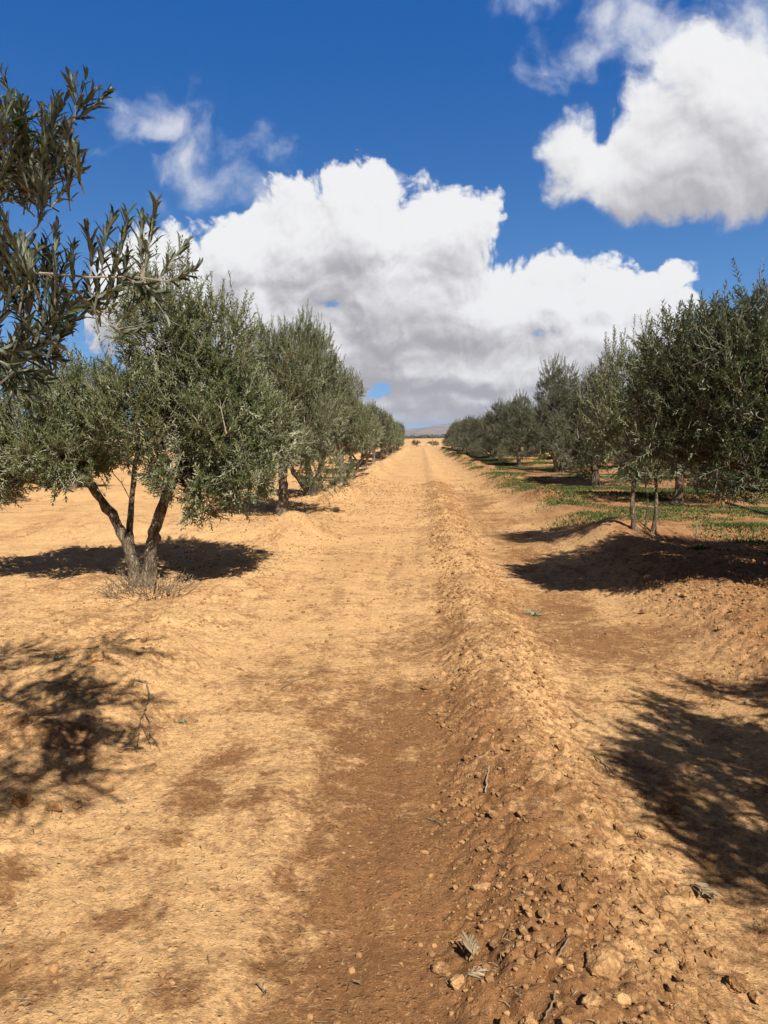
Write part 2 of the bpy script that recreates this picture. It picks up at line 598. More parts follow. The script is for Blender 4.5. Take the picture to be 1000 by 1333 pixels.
def crown_mesh(name, lobes, n_shoots, seed, leafmat, leaf=0.052, wid=0.0140, up=0.62, per_m=50, spikes=40):
    rs = np.random.default_rng(seed)
    p, dr, idx = sample_lobes(lobes, n_shoots, rs)
    # thin patches where the sky shows
    hole = fbm(p[:, 0] * 1.0 + p[:, 1] * 0.6, p[:, 2] + p[:, 1] * 0.5, 1.5, 2, seed % 97)
    keep = hole > -0.50
    p, dr = p[keep], dr[keep]
    n = len(p)
    lb = np.asarray(lobes)
    zc = lb[:, 2].mean()
    upw = np.where(p[:, 2] > zc - 0.25, up, -0.10 + 0.5 * rs.random(n))
    d = unit(dr * 0.65 + np.stack([np.zeros(n), np.zeros(n), upw], 1) + rs.normal(0, 0.42, (n, 3)))
    L = rs.uniform(0.14, 0.36, n)
    o = p - d * L[:, None] * 0.55
    # long upright water shoots at the top edge
    ztop = lb[:, 2] + lb[:, 5]
    for _ in range(spikes):
        l = lb[rs.choice(len(lb), p=np.exp((ztop - ztop.max()) * 2.5) / np.exp((ztop - ztop.max()) * 2.5).sum())]
        a = rs.uniform(0, 2 * math.pi)
        r = math.sqrt(rs.random()) * 0.85
        q = np.array((l[0] + l[3] * r * math.cos(a), l[1] + l[4] * r * math.sin(a),
                      l[2] + l[5] * math.sqrt(max(0, 1 - r * r)) * 0.9))
        dd = unit(np.array((math.cos(a) * 0.3 * r, math.sin(a) * 0.3 * r, 1.0)) + rs.normal(0, 0.1, 3))
        o = np.concatenate([o, [q]])
        d = np.concatenate([d, [dd]])
        L = np.concatenate([L, [rs.uniform(0.22, 0.46)]])
    s = Soup()
    order = np.argsort(L)
    for part in np.array_split(order, 4):     # shoots of similar length share a leaf count
        shoots_to_mesh(s, o[part], d[part], L[part], rs, per_m=per_m, leaf=leaf, wid=wid)
    # a few bare and dead twigs among the leaves
    for j in rs.choice(len(p), 34):
        dd = unit(d[j] + rs.normal(0, .5, 3))
        ln = rs.uniform(.25, .6)
        q = p[j] + dr[j] * .10
        m1 = q - dd * ln * .5 + rs.normal(0, .03, 3)
        s.tube([q - dd * ln, m1, q, q + dd * rs.uniform(.03, .12)], [.007, .0055, .0035, .0018], 4, 1)
        for _ in range(2):
            e2 = unit(dd + rs.normal(0, .6, 3)) * rs.uniform(.1, .25)
            s.tube([m1, m1 + e2 * .5, m1 + e2], [.0035, .0026, .0013], 3, 1)
    return s.mesh(name, [leafmat, M_TWIG])


def wig(a, b, n, amp, rs):
    t = np.linspace(0, 1, n)[:, None]
    a, b = np.asarray(a, float), np.asarray(b, float)
    p = a + (b - a) * t
    j = rs.normal(0, 1, (n, 3))
    j = np.cumsum(j, 0)
    j -= j[0] + (j[-1] - j[0]) * t
    return p + j * amp * np.linalg.norm(b - a) / math.sqrt(n)


def trunk_mesh(name, stems, lobes, seed, branches=6):
    """stems: list of (points, r0, r1); limbs run from the stem ends into the lobes"""
    rs = np.random.default_rng(seed)
    s = Soup()
    ends = []
    for pts, r0, r1 in stems:
        pts = np.asarray(pts, float)
        t = np.linspace(0, len(pts) - 1, 6 * (len(pts) - 1) + 1)
        q = np.stack([np.interp(t, np.arange(len(pts)), pts[:, k]) for k in range(3)], 1)
        q[1:-1] = (q[:-2] + q[1:-1] * 2 + q[2:]) / 4
        q[1:] += rs.normal(0, r0 * 0.10, (len(q) - 1, 3))
        tt = np.linspace(0, 1, len(q))
        rad = (r0 + (r1 - r0) * tt) * (1 + 0.75 * np.exp(-tt * 9)) * (1 + 0.08 * rs.normal(0, 1, len(q)))
        s.tube(q, rad, 11, 0, 0.06, rs)
        ends.append((q[-1], r1))
    for l in lobes:
        l = np.asarray(l, float)
        e, r1 = min(ends, key=lambda q: np.linalg.norm(q[0] - l[:3]))
        c = l[:3] - np.array((0, 0, l[5] * 0.15))
        pth = wig(e, c, 9, 0.06, rs)
        s.tube(pth, np.linspace(r1 * 0.8, r1 * 0.32, 9), 7, 0, 0.05, rs)
        for _ in range(branches):
            k = rs.integers(3, 9)
            dv = unit(rs.normal(0, 1, 3) + np.array((0, 0, 0.7)))
            tip = l[:3] + dv * l[3:6] * rs.uniform(0.75, 1.0)
            b = wig(pth[k], tip, 7, 0.07, rs)
            s.tube(b, np.linspace(r1 * 0.26, 0.004, 7), 5, 0, 0.0, rs)
    return s.mesh(name, [M_BARK], True)


def random_lobes(rs, W, H, z0, n=9):
    out = []
    for k in range(n):
        a = k * 2.4 + rs.uniform(-0.4, 0.4)
        t = (k + 0.5) / n
        r = W * 0.62 * math.sqrt(rs.uniform(0.25, 1)) * (1 - 0.55 * t ** 1.6)
        z = z0 + 0.35 + (H - z0 - 0.75) * (t ** 0.9) + rs.uniform(-0.1, 0.1)
        s = rs.uniform(0.85, 1.15)
        out.append((r * math.cos(a), r * math.sin(a), z, W * 0.42 * s * (1.1 - 0.3 * t), W * 0.42 * s * (1.1 - 0.3 * t), 0.50 * s))
    out.append((rs.uniform(-.2, .2), rs.uniform(-.2, .2), H - 0.55, W * 0.33, W * 0.33, 0.5))
    return out


GROUP_L = 'olive trees in the row left of the track'
GROUP_R = 'olive trees in the row right of the track'


def plant_tree(loc, rz, tm, cm, label, group, sc=1.0, name='olive_tree', sz=None):
    e = bpy.data.objects.new(name, None)
    col.objects.link(e)
    e.location = loc
    e.rotation_euler = (0, 0, rz)
    e.scale = (sc, sc, sz or sc)
    e.empty_display_size = 0.3
    e['label'] = label
    e['category'] = 'olive tree'
    if group:
        e['group'] = group
    link('trunk', tm, e)
    link('crown', cm, e)
    return e


def gz(x, y):
    return float(height(np.array([x]), np.array([y]))[0])
# ------------------------------------------------------------------ ground sheet, split into track and field along shared edges
def build_ground():
    xs = [0.0]
    while xs[-1] < 5000:
        a = xs[-1]
        xs.append(a + (0.0125 if a < 2.3 else 0.0125 + (a - 2.3) * 0.030))
    xs = np.array([-a for a in xs[:0:-1]] + xs)
    ys = [1.2]
    while ys[-1] < 9000:
        a = ys[-1]
        ys.append(a + (0.0125 if a < 4.5 else (a - 4.5) * 0.0075 + 0.0125 if a < 120 else a * 0.05))
    pre = [-60, -30, -15, -8, -5, -3.5, -2.5, -1.8, -1.2, -0.8, -0.4, 0, 0.3, 0.6, 0.8, 1.0, 1.1]
    ys = np.array(pre + ys)
    X, Y = np.meshgrid(xs, ys)
    x, y = X.ravel(), Y.ravel()
    z = height(x, y, True)
    # distant plain swells
    z = z + sstep(160, 900, y) * 2.0 * fbm(x, y, 0.004, 2, 5)
    nx, ny = len(xs), len(ys)
    i = np.arange(ny - 1)[:, None] * nx + np.arange(nx - 1)[None]
    Fq = np.stack([i, i + 1, i + nx + 1, i + nx], -1).reshape(-1, 4)
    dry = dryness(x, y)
    red = sstep(1.7, 2.8, x + 0.5 * fbm(x, y, 0.7, 3, 17)) * (1 - sstep(45, 90, y))
    # vertex normals of the whole sheet so that the split leaves no seam
    P = np.stack([x, y, z], 1)
    G = P.reshape(ny, nx, 3)
    du = np.gradient(G, axis=1)
    dv = np.gradient(G, axis=0)
    N = unit(np.cross(du, dv)).reshape(-1, 3)
    cx = x[Fq].mean(1)
    cy = y[Fq].mean(1)
    edge = 0.18 * np.sin(cy * 0.8) + 0.1 * np.sin(cy * 2.3)
    is_track = (cx > -1.55 + edge) & (cx < 2.05 + edge) & (cy < 125)
    for nm, sel in (('dirt_track', is_track), ('ground', ~is_track)):
        Fs = Fq[sel]
        used, inv = np.unique(Fs, return_inverse=True)
        me = mesh_np(nm, P[used], inv.ravel(), np.full(len(Fs), 4), [M_SOIL], None, True)
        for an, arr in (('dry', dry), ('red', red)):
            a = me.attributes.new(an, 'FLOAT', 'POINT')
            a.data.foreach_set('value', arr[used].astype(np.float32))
        me.normals_split_custom_set_from_vertices(N[used].tolist())
        o = link(nm, me, kind='structure')
        o['label'] = 'sandy dirt track with a crumbly earth ridge between its wheel ruts' if nm == 'dirt_track' else \
            'tan and reddish bare orchard soil with heaped banks'


# ------------------------------------------------------------------ clods and rubble
def ico(sub):
    import bmesh
    bm = bmesh.new()
    bmesh.ops.create_icosphere(bm, subdivisions=sub, radius=1.0)
    V = np.array([v.co[:] for v in bm.verts])
    Fc = np.array([[v.index for v in f.verts] for f in bm.faces])
    bm.free()
    return V, Fc


def rocky(V, seed, amp=0.28):
    rs = np.random.default_rng(seed)
    out = np.ones(len(V))
    for _ in range(9):                       # chipped facets
        n = unit(rs.normal(0, 1, 3))
        c = rs.uniform(0.55, 0.92)
        dd = V @ n
        out = np.minimum(out, np.where(dd > c * 0.999, c / np.maximum(dd, 1e-3), 1.0))
    out += amp * 0.35 * (fbm(V[:, 0] * 1.0 + seed, V[:, 1] + V[:, 2] * 0.7, 1.3, 3, seed % 50))
    out += amp * 0.16 * fbm(V[:, 0] * 3 + V[:, 2] * 1.3 + seed, V[:, 1] * 3 + V[:, 2] * 2.1, 1.7, 4, seed % 40, .6)
    return V * out[:, None]


def build_rubble():
    V1, F1 = ico(1)
    V2, F2 = ico(2)
    V3, F3 = ico(4)
    shapes = [(rocky(V3, 100 + k, .5), F3) for k in range(8)]
    small = [(rocky(V1, 200 + k), F1) for k in range(8)]
    rs = np.random.default_rng(11)
    n = 230000
    y = 1.6 + (rs.random(n) ** 1.7) * 26
    x = rs.uniform(-3.5, 4.5, n)
    pr = rubble(x, y) ** 1.5
    pr = np.where(x < -1.1, pr * 0.5, pr)
    pr = pr * np.clip(0.25 + 1.2 * (fbm(x, y, 1.8, 2, 33) + 0.3), 0.1, 1) + 0.03 + 0.03 * (y > 4)
    keep = rs.random(n) < pr * 0.62
    x, y = x[keep], y[keep]
    vis = (np.abs(x / y + 0.05) < 0.56)
    x, y = x[vis], y[vis]
    n = len(x)
    size = 0.0032 + 0.015 * rs.random(n) ** 3.6 + 0.0007 * y
    z = height(x, y, True)
    s = Soup()
    for k in range(n):
        V, Fc = small[k % 8]
        a = rs.uniform(0, 2 * math.pi)
        ca, sa = math.cos(a), math.sin(a)
        W = V * (rs.uniform(0.8, 1.3), rs.uniform(0.8, 1.2), rs.uniform(0.55, 0.9)) * size[k]
        W = np.stack([W[:, 0] * ca - W[:, 1] * sa, W[:, 0] * sa + W[:, 1] * ca, W[:, 2]], 1)
        s.add(W + (x[k], y[k], z[k] + size[k] * 0.25), Fc)
    me = s.mesh('soil_crumbs', [M_CLOD2], False)
    link('soil_crumbs', me, kind='stuff', label='loose small crumbs of dry earth scattered along the ridge and banks', cat='crumbs')
    # the larger clods, each a thing
    metas = []
    for k in range(8):
        V, Fc = shapes[k]
        metas.append(mesh_np('dirt_clod', V * (1, 0.85, 0.7), Fc.ravel(), np.full(len(Fc), 3), [M_CLOD], None, False))
    spots = []
    for px, py, w in BIG_CLODS:
        gx, gy, gz_ = on_ground(px, py)
        spots.append((gx, gy, w * gy / F * 0.5, None))
    tries = 0
    while len(spots) < 285 and tries < 60000:
        tries += 1
        yy = 1.9 + rs.random() ** 2.0 * 12
        xx = rs.uniform(-2.4, 4.2)
        if abs(xx / yy + 0.05) > 0.53:
            continue
        if rs.random() > float(rubble(np.array([xx]), np.array([yy]))[0]) ** 2 * (0.35 if xx < -1 else 1.0):
            continue
        r = 0.010 + 0.020 * rs.random() ** 2.5 + 0.0012 * yy
        if any((xx - q[0]) ** 2 + (yy - q[1]) ** 2 < (r + q[2]) ** 2 for q in spots):
            continue
        spots.append((xx, yy, r, None))
    for k, (xx, yy, r, _) in enumerate(spots):
        o = link('dirt_clod', metas[k % 8])
        o.location = (xx, yy, float(height(np.array([xx]), np.array([yy]), True)[0]) + r * (0.32 if k < len(BIG_LABELS) else 0.20))
        o.rotation_euler = (rs.uniform(-.3, .3), rs.uniform(-.3, .3), rs.uniform(0, 6.28))
        o.scale = (r * rs.uniform(0.9, 1.25), r * rs.uniform(0.85, 1.1), r * rs.uniform(0.75, 1.1))
        o['category'] = 'clod'
        if k < len(BIG_LABELS):
            o['label'] = BIG_LABELS[k]
            o['group'] = 'large clods of dry earth'
        else:
            xr = float(ridge_x(np.array([yy]))[0])
            if xx < -1:
                o['label'] = 'small tan clod of dry earth on the left edge of the track'
                o['group'] = 'clods on the left edge of the track'
            elif xx < xr:
                o['label'] = 'small tan clod of dry earth on the left flank of the ridge'
                o['group'] = 'clods on the left flank of the ridge'
            elif xx < 1.7:
                o['label'] = 'small tan clod of dry earth on the right flank of the ridge'
                o['group'] = 'clods on the right flank of the ridge'
            else:
                o['label'] = 'small tan clod of dry earth on the crumbled right bank'
                o['group'] = 'clods on the right bank'


# px, py, width in photo pixels
BIG_CLODS = [(765, 1148, 30), (574, 1268, 26), (812, 1122, 20), (645, 1236, 18), (787, 1262, 60), (960, 1290, 34),
             (895, 1272, 24), (716, 1172, 16), (752, 1182, 18), (836, 1092, 18), (875, 1058, 24), (72, 1057, 24),
             (101, 1053, 16), (28, 1045, 30), (806, 1082, 20), (705, 1250, 20), (930, 1248, 22), (555, 898, 16),
             (690, 1250, 16), (985, 1305, 24), (640, 1112, 12), (625, 1112, 12), (840, 1210, 18), (127, 860, 26)]
BIG_LABELS = ['broad flat-topped tan clod just above the dry leaf cluster right of the ridge',
              'round tan clod lying alone on the smooth dark wheel rut at the bottom edge',
              'tan clod high on the right flank of the ridge, beside the tree shadow',
              'tan clod at the left foot of the ridge near the pale dry leaf sprig',
              'largest lump of earth on the ridge crest near the bottom edge',
              'biggest rough clod in the bottom right corner',
              'rough clod left of the biggest one in the bottom right corner',
              'upper of two neighbouring clods on the left flank of the ridge',
              'lower of two neighbouring clods near the top of the left flank',
              'small clod on the right flank just above the broad flat-topped clod',
              'grey-brown clod lying in the nearest tree shadow on the right',
              'rounded tan stone in the dappled shadow at the left edge',
              'small pale clod right of the rounded stone in the dappled shadow',
              'wide brown clod at the left frame edge in dappled shadow',
              'clod on the right side of the ridge beside the dark thin stick',
              'clod near the bottom of the ridge, left of its largest lump',
              'clod below the dry leaf cluster on the right flank',
              'tan clod standing alone at the left foot of the ridge farther up the track',
              'smaller clod touching the left side of the bottom ridge lump',
              'clod at the very corner of the frame, bottom right',
              'right one of a close pair of small clods on the left flank',
              'left one of a close pair of small clods on the left flank',
              'clod directly below the dry pale leaf cluster',
              'reddish lump of earth at the top of the dappled shadow on the left']


# ------------------------------------------------------------------ litter, twigs, grass
def ground_poly(pts, lift=0.006):
    out = []
    for px, py in pts:
        x, y, z = on_ground(px, py)
        out.append((x, y, float(height(np.array([x]), np.array([y]), True)[0]) + lift))
    return np.array(out)


def stick(name, lines, label, mat=None, cat='twig', group=None, lift=0.006, sides=6):
    """lines: list of (pixel polyline, r0, r1)"""
    rs = np.random.default_rng(len(label))
    P = [ground_poly(l[0], lift) for l in lines]
    o0 = P[0][0].copy()
    s = Soup()
    for p, (_, r0, r1) in zip(P, lines):
        t = np.linspace(0, len(p) - 1, 4 * (len(p) - 1) + 1)
        q = np.stack([np.interp(t, np.arange(len(p)), p[:, k]) for k in range(3)], 1) - o0
        q[1:-1] += rs.normal(0, r0 * 0.5, (len(q) - 2, 3)) * (1, 1, 0.4)
        q[:, 2] += 0.012 * np.abs(np.sin(np.linspace(0, 5, len(q)))) * (len(lines) > 1)
        s.tube(q, np.linspace(r0, r1, len(q)), sides, 0, 0.08, rs)
    return link(name, s.mesh(name, [mat or M_DEAD], True), loc=o0, label=label, cat=cat, group=group)


def dry_sprig(px, py, ang, length, label, n=7):
    rs = np.random.default_rng(px)
    x, y, z = on_ground(px, py)
    z = float(height(np.array([x]), np.array([y]), True)[0]) + 0.008
    e = bpy.data.objects.new('dry_sprig', None)
    col.objects.link(e)
    e.location = (x, y, z)
    e.rotation_euler = (0, 0, ang)
    e['label'] = label
    e['category'] = 'dry sprig'
    s = Soup()
    s.tube([(0, 0, 0), (length * .4, 0.004, 0.006), (length, 0, 0.003)], [0.0022, 0.0018, 0.0008], 5)
    link('stem', s.mesh('stem', [M_DEAD]), e)
    t = np.repeat(np.linspace(0.15, 1.0, n), 2)
    base = np.stack([length * t, 0 * t, 0.006 + 0 * t], 1)
    sg = np.tile((1, -1), n)
    a = rs.uniform(0.3, 0.8, 2 * n)
    ax = unit(np.stack([np.cos(a), np.sin(a) * sg, rs.uniform(0.0, 0.35, 2 * n)], 1))
    nr = unit(np.cross(np.cross(ax, np.tile((0, 0, 1.0), (2 * n, 1)) + rs.normal(0, .4, (2 * n, 3))), ax))
    s = Soup()
    V, Fc = leaf_quads(base, ax, nr, rs.uniform(0.03, 0.055, 2 * n), rs.uniform(0.007, 0.011, 2 * n), fancy=True)
    s.add(V, Fc)
    link('leaves', s.mesh('leaves', [M_STRAW]), e)


def build_litter():
    rs = np.random.default_rng(21)
    n = 17000
    y = 1.7 + rs.random(n) ** 2.2 * 16
    x = rs.uniform(-5.5, 3.6, n)
    k = (np.abs(x / y + 0.05) < 0.56)
    den = 0.12 + 0.5 * (np.hypot(x + 3.0, (y - 8.2) * 0.8) < 1.6) + 0.35 * (x < -1.2) * (y < 9) + 0.25 * (x > 0.2) * (x < 1.6) * (y < 6)
    k &= rs.random(n) < den
    x, y = x[k], y[k]
    n = len(x)
    z = height(x, y, True)
    a = rs.uniform(0, 2 * math.pi, n)
    ax = unit(np.stack([np.cos(a), np.sin(a), rs.uniform(-0.15, 0.25, n)], 1))
    nr = unit(np.cross(np.cross(ax, np.array((0, 0, 1.0)) + rs.normal(0, 0.3, (n, 3))), ax))
    s = Soup()
    V, Fc = leaf_quads(np.stack([x, y, z + 0.005], 1), ax, nr, 0.010 + 0.034 * rs.random(n) ** 1.8, rs.uniform(0.003, 0.009, n))
    s.add(V, Fc)
    link('leaf_litter', s.mesh('leaf_litter', [M_LITTER]), kind='stuff', cat='litter',
         label='dry fallen leaves scattered over the bare soil')
    # straw and twig bits
    n = 1100
    y = 1.8 + rs.random(n) ** 2.0 * 11
    x = rs.uniform(-2.8, 2.2, n)
    k = (np.abs(x / y + 0.05) < 0.55)
    x, y = x[k], y[k]
    z = height(x, y, True)
    s = Soup()
    for q in range(len(x)):
        a = rs.uniform(0, 6.28)
        L = rs.uniform(0.012, 0.05)
        d = np.array((math.cos(a), math.sin(a), rs.uniform(-.05, .25))) * L
        p = np.array((x[q], y[q], z[q] + 0.005))
        s.tube([p, p + d * .5 + rs.normal(0, L * .06, 3), p + d], [0.0011, 0.0013, 0.0007], 4, int(rs.random() < 0.45))
    link('straw_litter', s.mesh('straw_litter', [M_STRAW, M_DEAD]), kind='stuff', cat='litter',
         label='thin bits of straw and broken twig lying on the soil')


def build_grass():
    rs = np.random.default_rng(31)
    n = 600000
    y = 9 + rs.random(n) ** 1.3 * 75
    x = rs.uniform(1.9, 15, n)
    m = fbm(x, y, 0.55, 3, 44)
    bandc = np.clip(0.35 + 0.9 * np.cos((y - 14.3) * 2 * math.pi / 6.9), 0, 1)
    den = sstep(0.0, 0.45, 1.2 * m + 0.60 * bandc - 0.06 - 0.05 + 0.22 * np.exp(-((x - 4.2) / 1.3) ** 2)) * sstep(2.2, 3.2, x + 0.3 * m) * (0.35 + 0.65 * sstep(9.5, 12.5, y))
    k = (rs.random(n) < den) & (x / y < 0.52)
    x, y = x[k], y[k]
    n = len(x)
    z = height(x, y)
    Hh = rs.uniform(0.02, 0.07, n) * (0.7 + 0.6 * np.clip(m[k], 0, 1))
    a = rs.uniform(0, 6.28, n)
    w = 0.006 + 0.0005 * y
    dx, dy = np.cos(a) * w, np.sin(a) * w
    lx, ly = rs.normal(0, 0.9, n) * Hh, rs.normal(0, 0.9, n) * Hh
    V = np.stack([np.stack([x - dx, y - dy, z - 0.01], 1), np.stack([x + dx, y + dy, z - 0.01], 1),
                  np.stack([x + lx, y + ly, z + Hh], 1)], 1).reshape(-1, 3)
    me = mesh_np('grass', V, np.arange(3 * n), np.full(n, 3), [M_GRASS])
    link('grass', me, kind='stuff', label='short green grass and weeds under the right-hand trees', cat='grass')


def weed(px, py, w, label, seed, mat=None, n=46):
    rs = np.random.default_rng(seed)
    x, y, z = on_ground(px, py)
    r = w * y / F * 0.5
    a = rs.uniform(0, 6.28, n)
    el = rs.uniform(0.15, 1.2, n)
    ax = np.stack([np.cos(a) * np.cos(el), np.sin(a) * np.cos(el), np.sin(el)], 1)
    base = np.stack([np.cos(a), np.sin(a), 0 * a], 1) * (r * 0.75 * rs.random(n) ** 0.7)[:, None]
    nr = unit(np.cross(np.cross(ax, np.tile((0, 0, 1.0), (n, 1))), ax))
    s = Soup()
    V, Fc = leaf_quads(base, ax, nr, rs.uniform(0.35, 0.8, n) * r, rs.uniform(0.10, 0.2, n) * r, fancy=True)
    s.add(V, Fc)
    link('weed_plant', s.mesh('weed_plant', [mat or M_WEED]), loc=(x, y, float(height(np.array([x]), np.array([y]), True)[0])),
         label=label, cat='weed')


# ------------------------------------------------------------------ trees
def build_trees():
    rs = np.random.default_rng(5)
    # --- first whole tree on the left: broad, two limbs from one base
    lobes1 = [(.30, .0, 2.62, .46, .55, .60), (.78, .1, 2.40, .46, .58, .56), (.20, -.25, 1.80, .58, .70, .55), (1.02, .1, 1.85, .36, .6, .5),
              (.86, -.1, 1.62, .50, .68, .50), (-.62, .0, 1.92, .46, .68, .44), (-1.08, .0, 1.62, .50, .6, .44), (-1.5, .0, 1.40, .42, .55, .36),
              (-.72, -.2, 1.38, .52, .6, .34), (.62, -.25, 1.20, .45, .45, .30), (.25, .85, 2.1, .6, .6, .55),
              (.8, .8, 1.8, .5, .6, .5), (-.8, .75, 1.6, .5, .5, .45), (-1.55, -.1, 1.12, .4, .45, .26), (1.08, -.1, 1.18, .40, .5, .34), (.70, -.2, 1.0, .36, .45, .30), (1.25, .3, 1.6, .35, .5, .45)]
    stems1 = [([(-.02, 0, -.08), (-.12, .02, .35), (-.30, .05, .75), (-.64, .08, 1.18)], .062, .045),
              ([(.06, .02, -.08), (.10, .0, .3), (.17, .0, .62), (.36, .05, 1.15)], .072, .05),
              ([(-.12, .06, .30), (-.16, .14, .6), (-.10, .2, 1.3)], .036, .028)]
    x, y, _ = on_ground(184, 762)
    x0, y0 = x, y
    tm = trunk_mesh('trunk', stems1, lobes1, 3, 7)
    cm = crown_mesh('crown', lobes1, 7200, 31, M_LEAF, spikes=80)
    plant_tree((x, y, gz(x, y)), 0, tm, cm,
               'broad silvery olive tree with limbs forking from the ground, nearest whole one on the left', GROUP_L)

    # --- tree beside the camera on the left: only branches reach into view
    o0 = np.array((-2.95, 0.75, 0.05))
    lobes0 = [(-.1, .2, 2.3, 1.0, 1.0, .7), (.5, .9, 1.95, .65, .6, .55), (-.9, .4, 1.9, .8, .9, .6), (.3, -.6, 1.9, .8, .7, .6),
              (.0, 1.2, 1.6, .7, .5, .4), (.75, .2, 2.2, .55, .7, .6), (-.5, 1.3, 1.9, .6, .5, .5)]
    stems0 = [([(0, 0, -.1), (-.1, .05, .5), (-.3, .2, 1.2)], .10, .06), ([(.08, .03, -.1), (.2, .1, .5), (.4, .35, 1.3)], .09, .06)]
    s = Soup()
    rs0 = np.random.default_rng(77)
    p, dr, _ = sample_lobes(lobes0, 2300, rs0)
    d = unit(dr * 0.6 + (0, 0, 0.5) + rs0.normal(0, .3, (len(p), 3)))
    wp = p + o0
    high = np.array([(-.95, 2.1, 3.45, .40, .42, .2), (-1.6, 2.1, 3.4, .45, .4, .2), (-.75, 1.4, 3.15, .38, .34, .2), (-1.3, 1.5, 3.1, .4, .4, .2),
                     (-.55, .75, 3.0, .32, .36, .2), (-.95, .5, 2.9, .4, .5, .25), (-1.4, .9, 2.8, .5, .5, .3)])
    hp, hd, _ = sample_lobes(high, 560, rs0, .6)
    p = np.concatenate([p, hp - o0])
    d = np.concatenate([d, unit(hd * (1, 1, .5) + (0, 0, .25) + rs0.normal(0, .3, (len(hp), 3)))])
    wp = p + o0
    elv = (wp[:, 2] - CAM_H) / np.maximum(wp[:, 1], .05)
    inview = wp[:, 0] / np.maximum(wp[:, 1], .05) > -0.80
    inview &= (wp[:, 1] > 0) & (elv < .72)
    p, d = p[~inview], d[~inview]
    L = rs0.uniform(.22, .42, len(p))
    shoots_to_mesh(s, p - d * L[:, None] * .5, d, L, rs0)

    def clump(px, py, rx, ry, Y, n, up, Lr, spread=.35, lean=(0, 0, 0), sy=.12, drop=.05, lf=.046):
        lean = tuple(q * .55 for q in lean)
        up = up + .35 * (up > 0)
        q = rs0.normal(0, 1, (n, 2))
        q *= (rs0.random(n) ** .5 / np.linalg.norm(q, axis=1))[:, None]
        P = np.array([at(px + a * rx, py + b * ry, Y + rs0.normal(0, sy)) for a, b in q]) - o0
        D = unit(np.tile(np.array(lean) + (0, 0, up), (n, 1)) + rs0.normal(0, spread, (n, 3)))
        LL = rs0.uniform(*Lr, n)
        shoots_to_mesh(s, P - D * (LL * .6)[:, None], D, LL, rs0, per_m=66, leaf=lf, wid=.0098, fancy=True, drop=drop, ang0=.60)
        return P
    clump(24, 198, 58, 56, 2.25, 42, .5, (.12, .22), .45, (.35, 0, 0), lf=.042)
    clump(0, 232, 46, 30, 2.3, 20, .4, (.12, .2), .45, (.3, 0, 0), lf=.042)
    clump(85, 222, 26, 34, 2.2, 12, .5, (.09, .15), .4, (.5, 0, 0), lf=.042)
    clump(5, 350, 40, 30, 2.0, 15, .9, (.12, .2), .38, (.1, 0, 0))
    clump(62, 355, 34, 22, 2.02, 12, .9, (.10, .17), .35, (.1, 0, 0))
    clump(22, 428, 58, 46, 2.0, 25, .5, (.12, .2), .5, (.2, 0, 0))
    clump(118, 405, 26, 22, 2.05, 7, .2, (.10, .16), .5, (.5, 0, 0))
    clump(10, 480, 24, 24, 1.9, 9, -.5, (.10, .17), .45, (.3, 0, 0))
    bs = Soup()

    def branch(pix, r0, r1, shoots, mi=1):
        P = np.array([at(*q) for q in pix]) - o0
        t = np.linspace(0, len(P) - 1, 5 * (len(P) - 1) + 1)
        q = np.stack([np.interp(t, np.arange(len(P)), P[:, k]) for k in range(3)], 1)
        q[1:-1] += rs0.normal(0, .003, (len(q) - 2, 3))
        s.tube(q, np.linspace(r0, r1, len(q)), 6, mi)
        for f, dv, L in shoots:
            b = q[int(f * (len(q) - 1))]
            shoots_to_mesh(s, np.array([b]), unit(np.array([dv], float)), np.array([L]), rs0, per_m=74, leaf=.047,
                           wid=.0105, fancy=True, drop=.08, a0=.2, ang0=.62)
    # the long straight twig that crosses in front of the first tree
    branch([(-120, 352, 1.9), (60, 357, 2.0), (150, 361, 2.02), (238, 364, 2.04)], .0042, .0016,
           [(.55, (.15, 0, 1), .12), (.65, (.05, 0, 1), .15), (.72, (.35, 0, 1), .15), (.76, (.3, 0, -.2), .1), (.80, (.25, .1, 1), .17),
            (.83, (-.05, 0, 1), .16), (.86, (.4, 0, -.9), .12), (.9, (.5, .1, .7), .10), (.97, (1, 0, .30), .07), (.995, (1, 0, .25), .06)])
    branch([(60, 357, 2.0), (105, 385, 2.03), (140, 418, 2.05), (164, 436, 2.05)], .003, .001,
           [(.45, (.7, 0, .2), .12), (.6, (.3, 0, .9), .14), (.7, (.4, 0, .9), .15), (.8, (.6, 0, .75), .14), (.92, (1, 0, .1), .08), (.99, (1, 0, -.05), .06)])
    branch([(-80, 300, 2.0), (20, 318, 2.0), (55, 290, 2.02), (56, 270, 2.02)], .004, .001,
           [(.6, (.3, 0, 1), .1), (.8, (.2, 0, 1), .1), (.99, (.1, 0, 1), .06)])
    branch([(-80, 250, 2.3), (40, 205, 2.25), (85, 165, 2.22), (103, 138, 2.2)], .005, .001,
           [(.5, (.5, 0, .9), .14), (.7, (.8, 0, .4), .16), (.85, (.5, 0, .4), .1), (.96, (.05, 0, 1), .075), (.99, (.4, 0, 1), .07)])
    branch([(-80, 205, 2.3), (20, 215, 2.25), (36, 216, 2.2)], .004, .002, [])
    branch([(-60, 470, 1.9), (15, 470, 1.92), (36, 490, 1.92)], .003, .0012,
           [(.9, (.3, 0, -.9), .08), (.99, (.7, 0, -.5), .05)])
    tm = trunk_mesh('trunk', stems0, lobes0, 8, 5)
    cm = s.mesh('crown', [M_LEAF_N, M_TWIG])
    plant_tree(tuple(o0), 0, tm, cm, 'close olive branches with long grey-green leaves reaching in from the left edge', GROUP_L)

    # --- big dark tree on the right, trunk outside the frame
    o1 = np.array((4.75, 7.3, 0.20))
    lobes2 = []
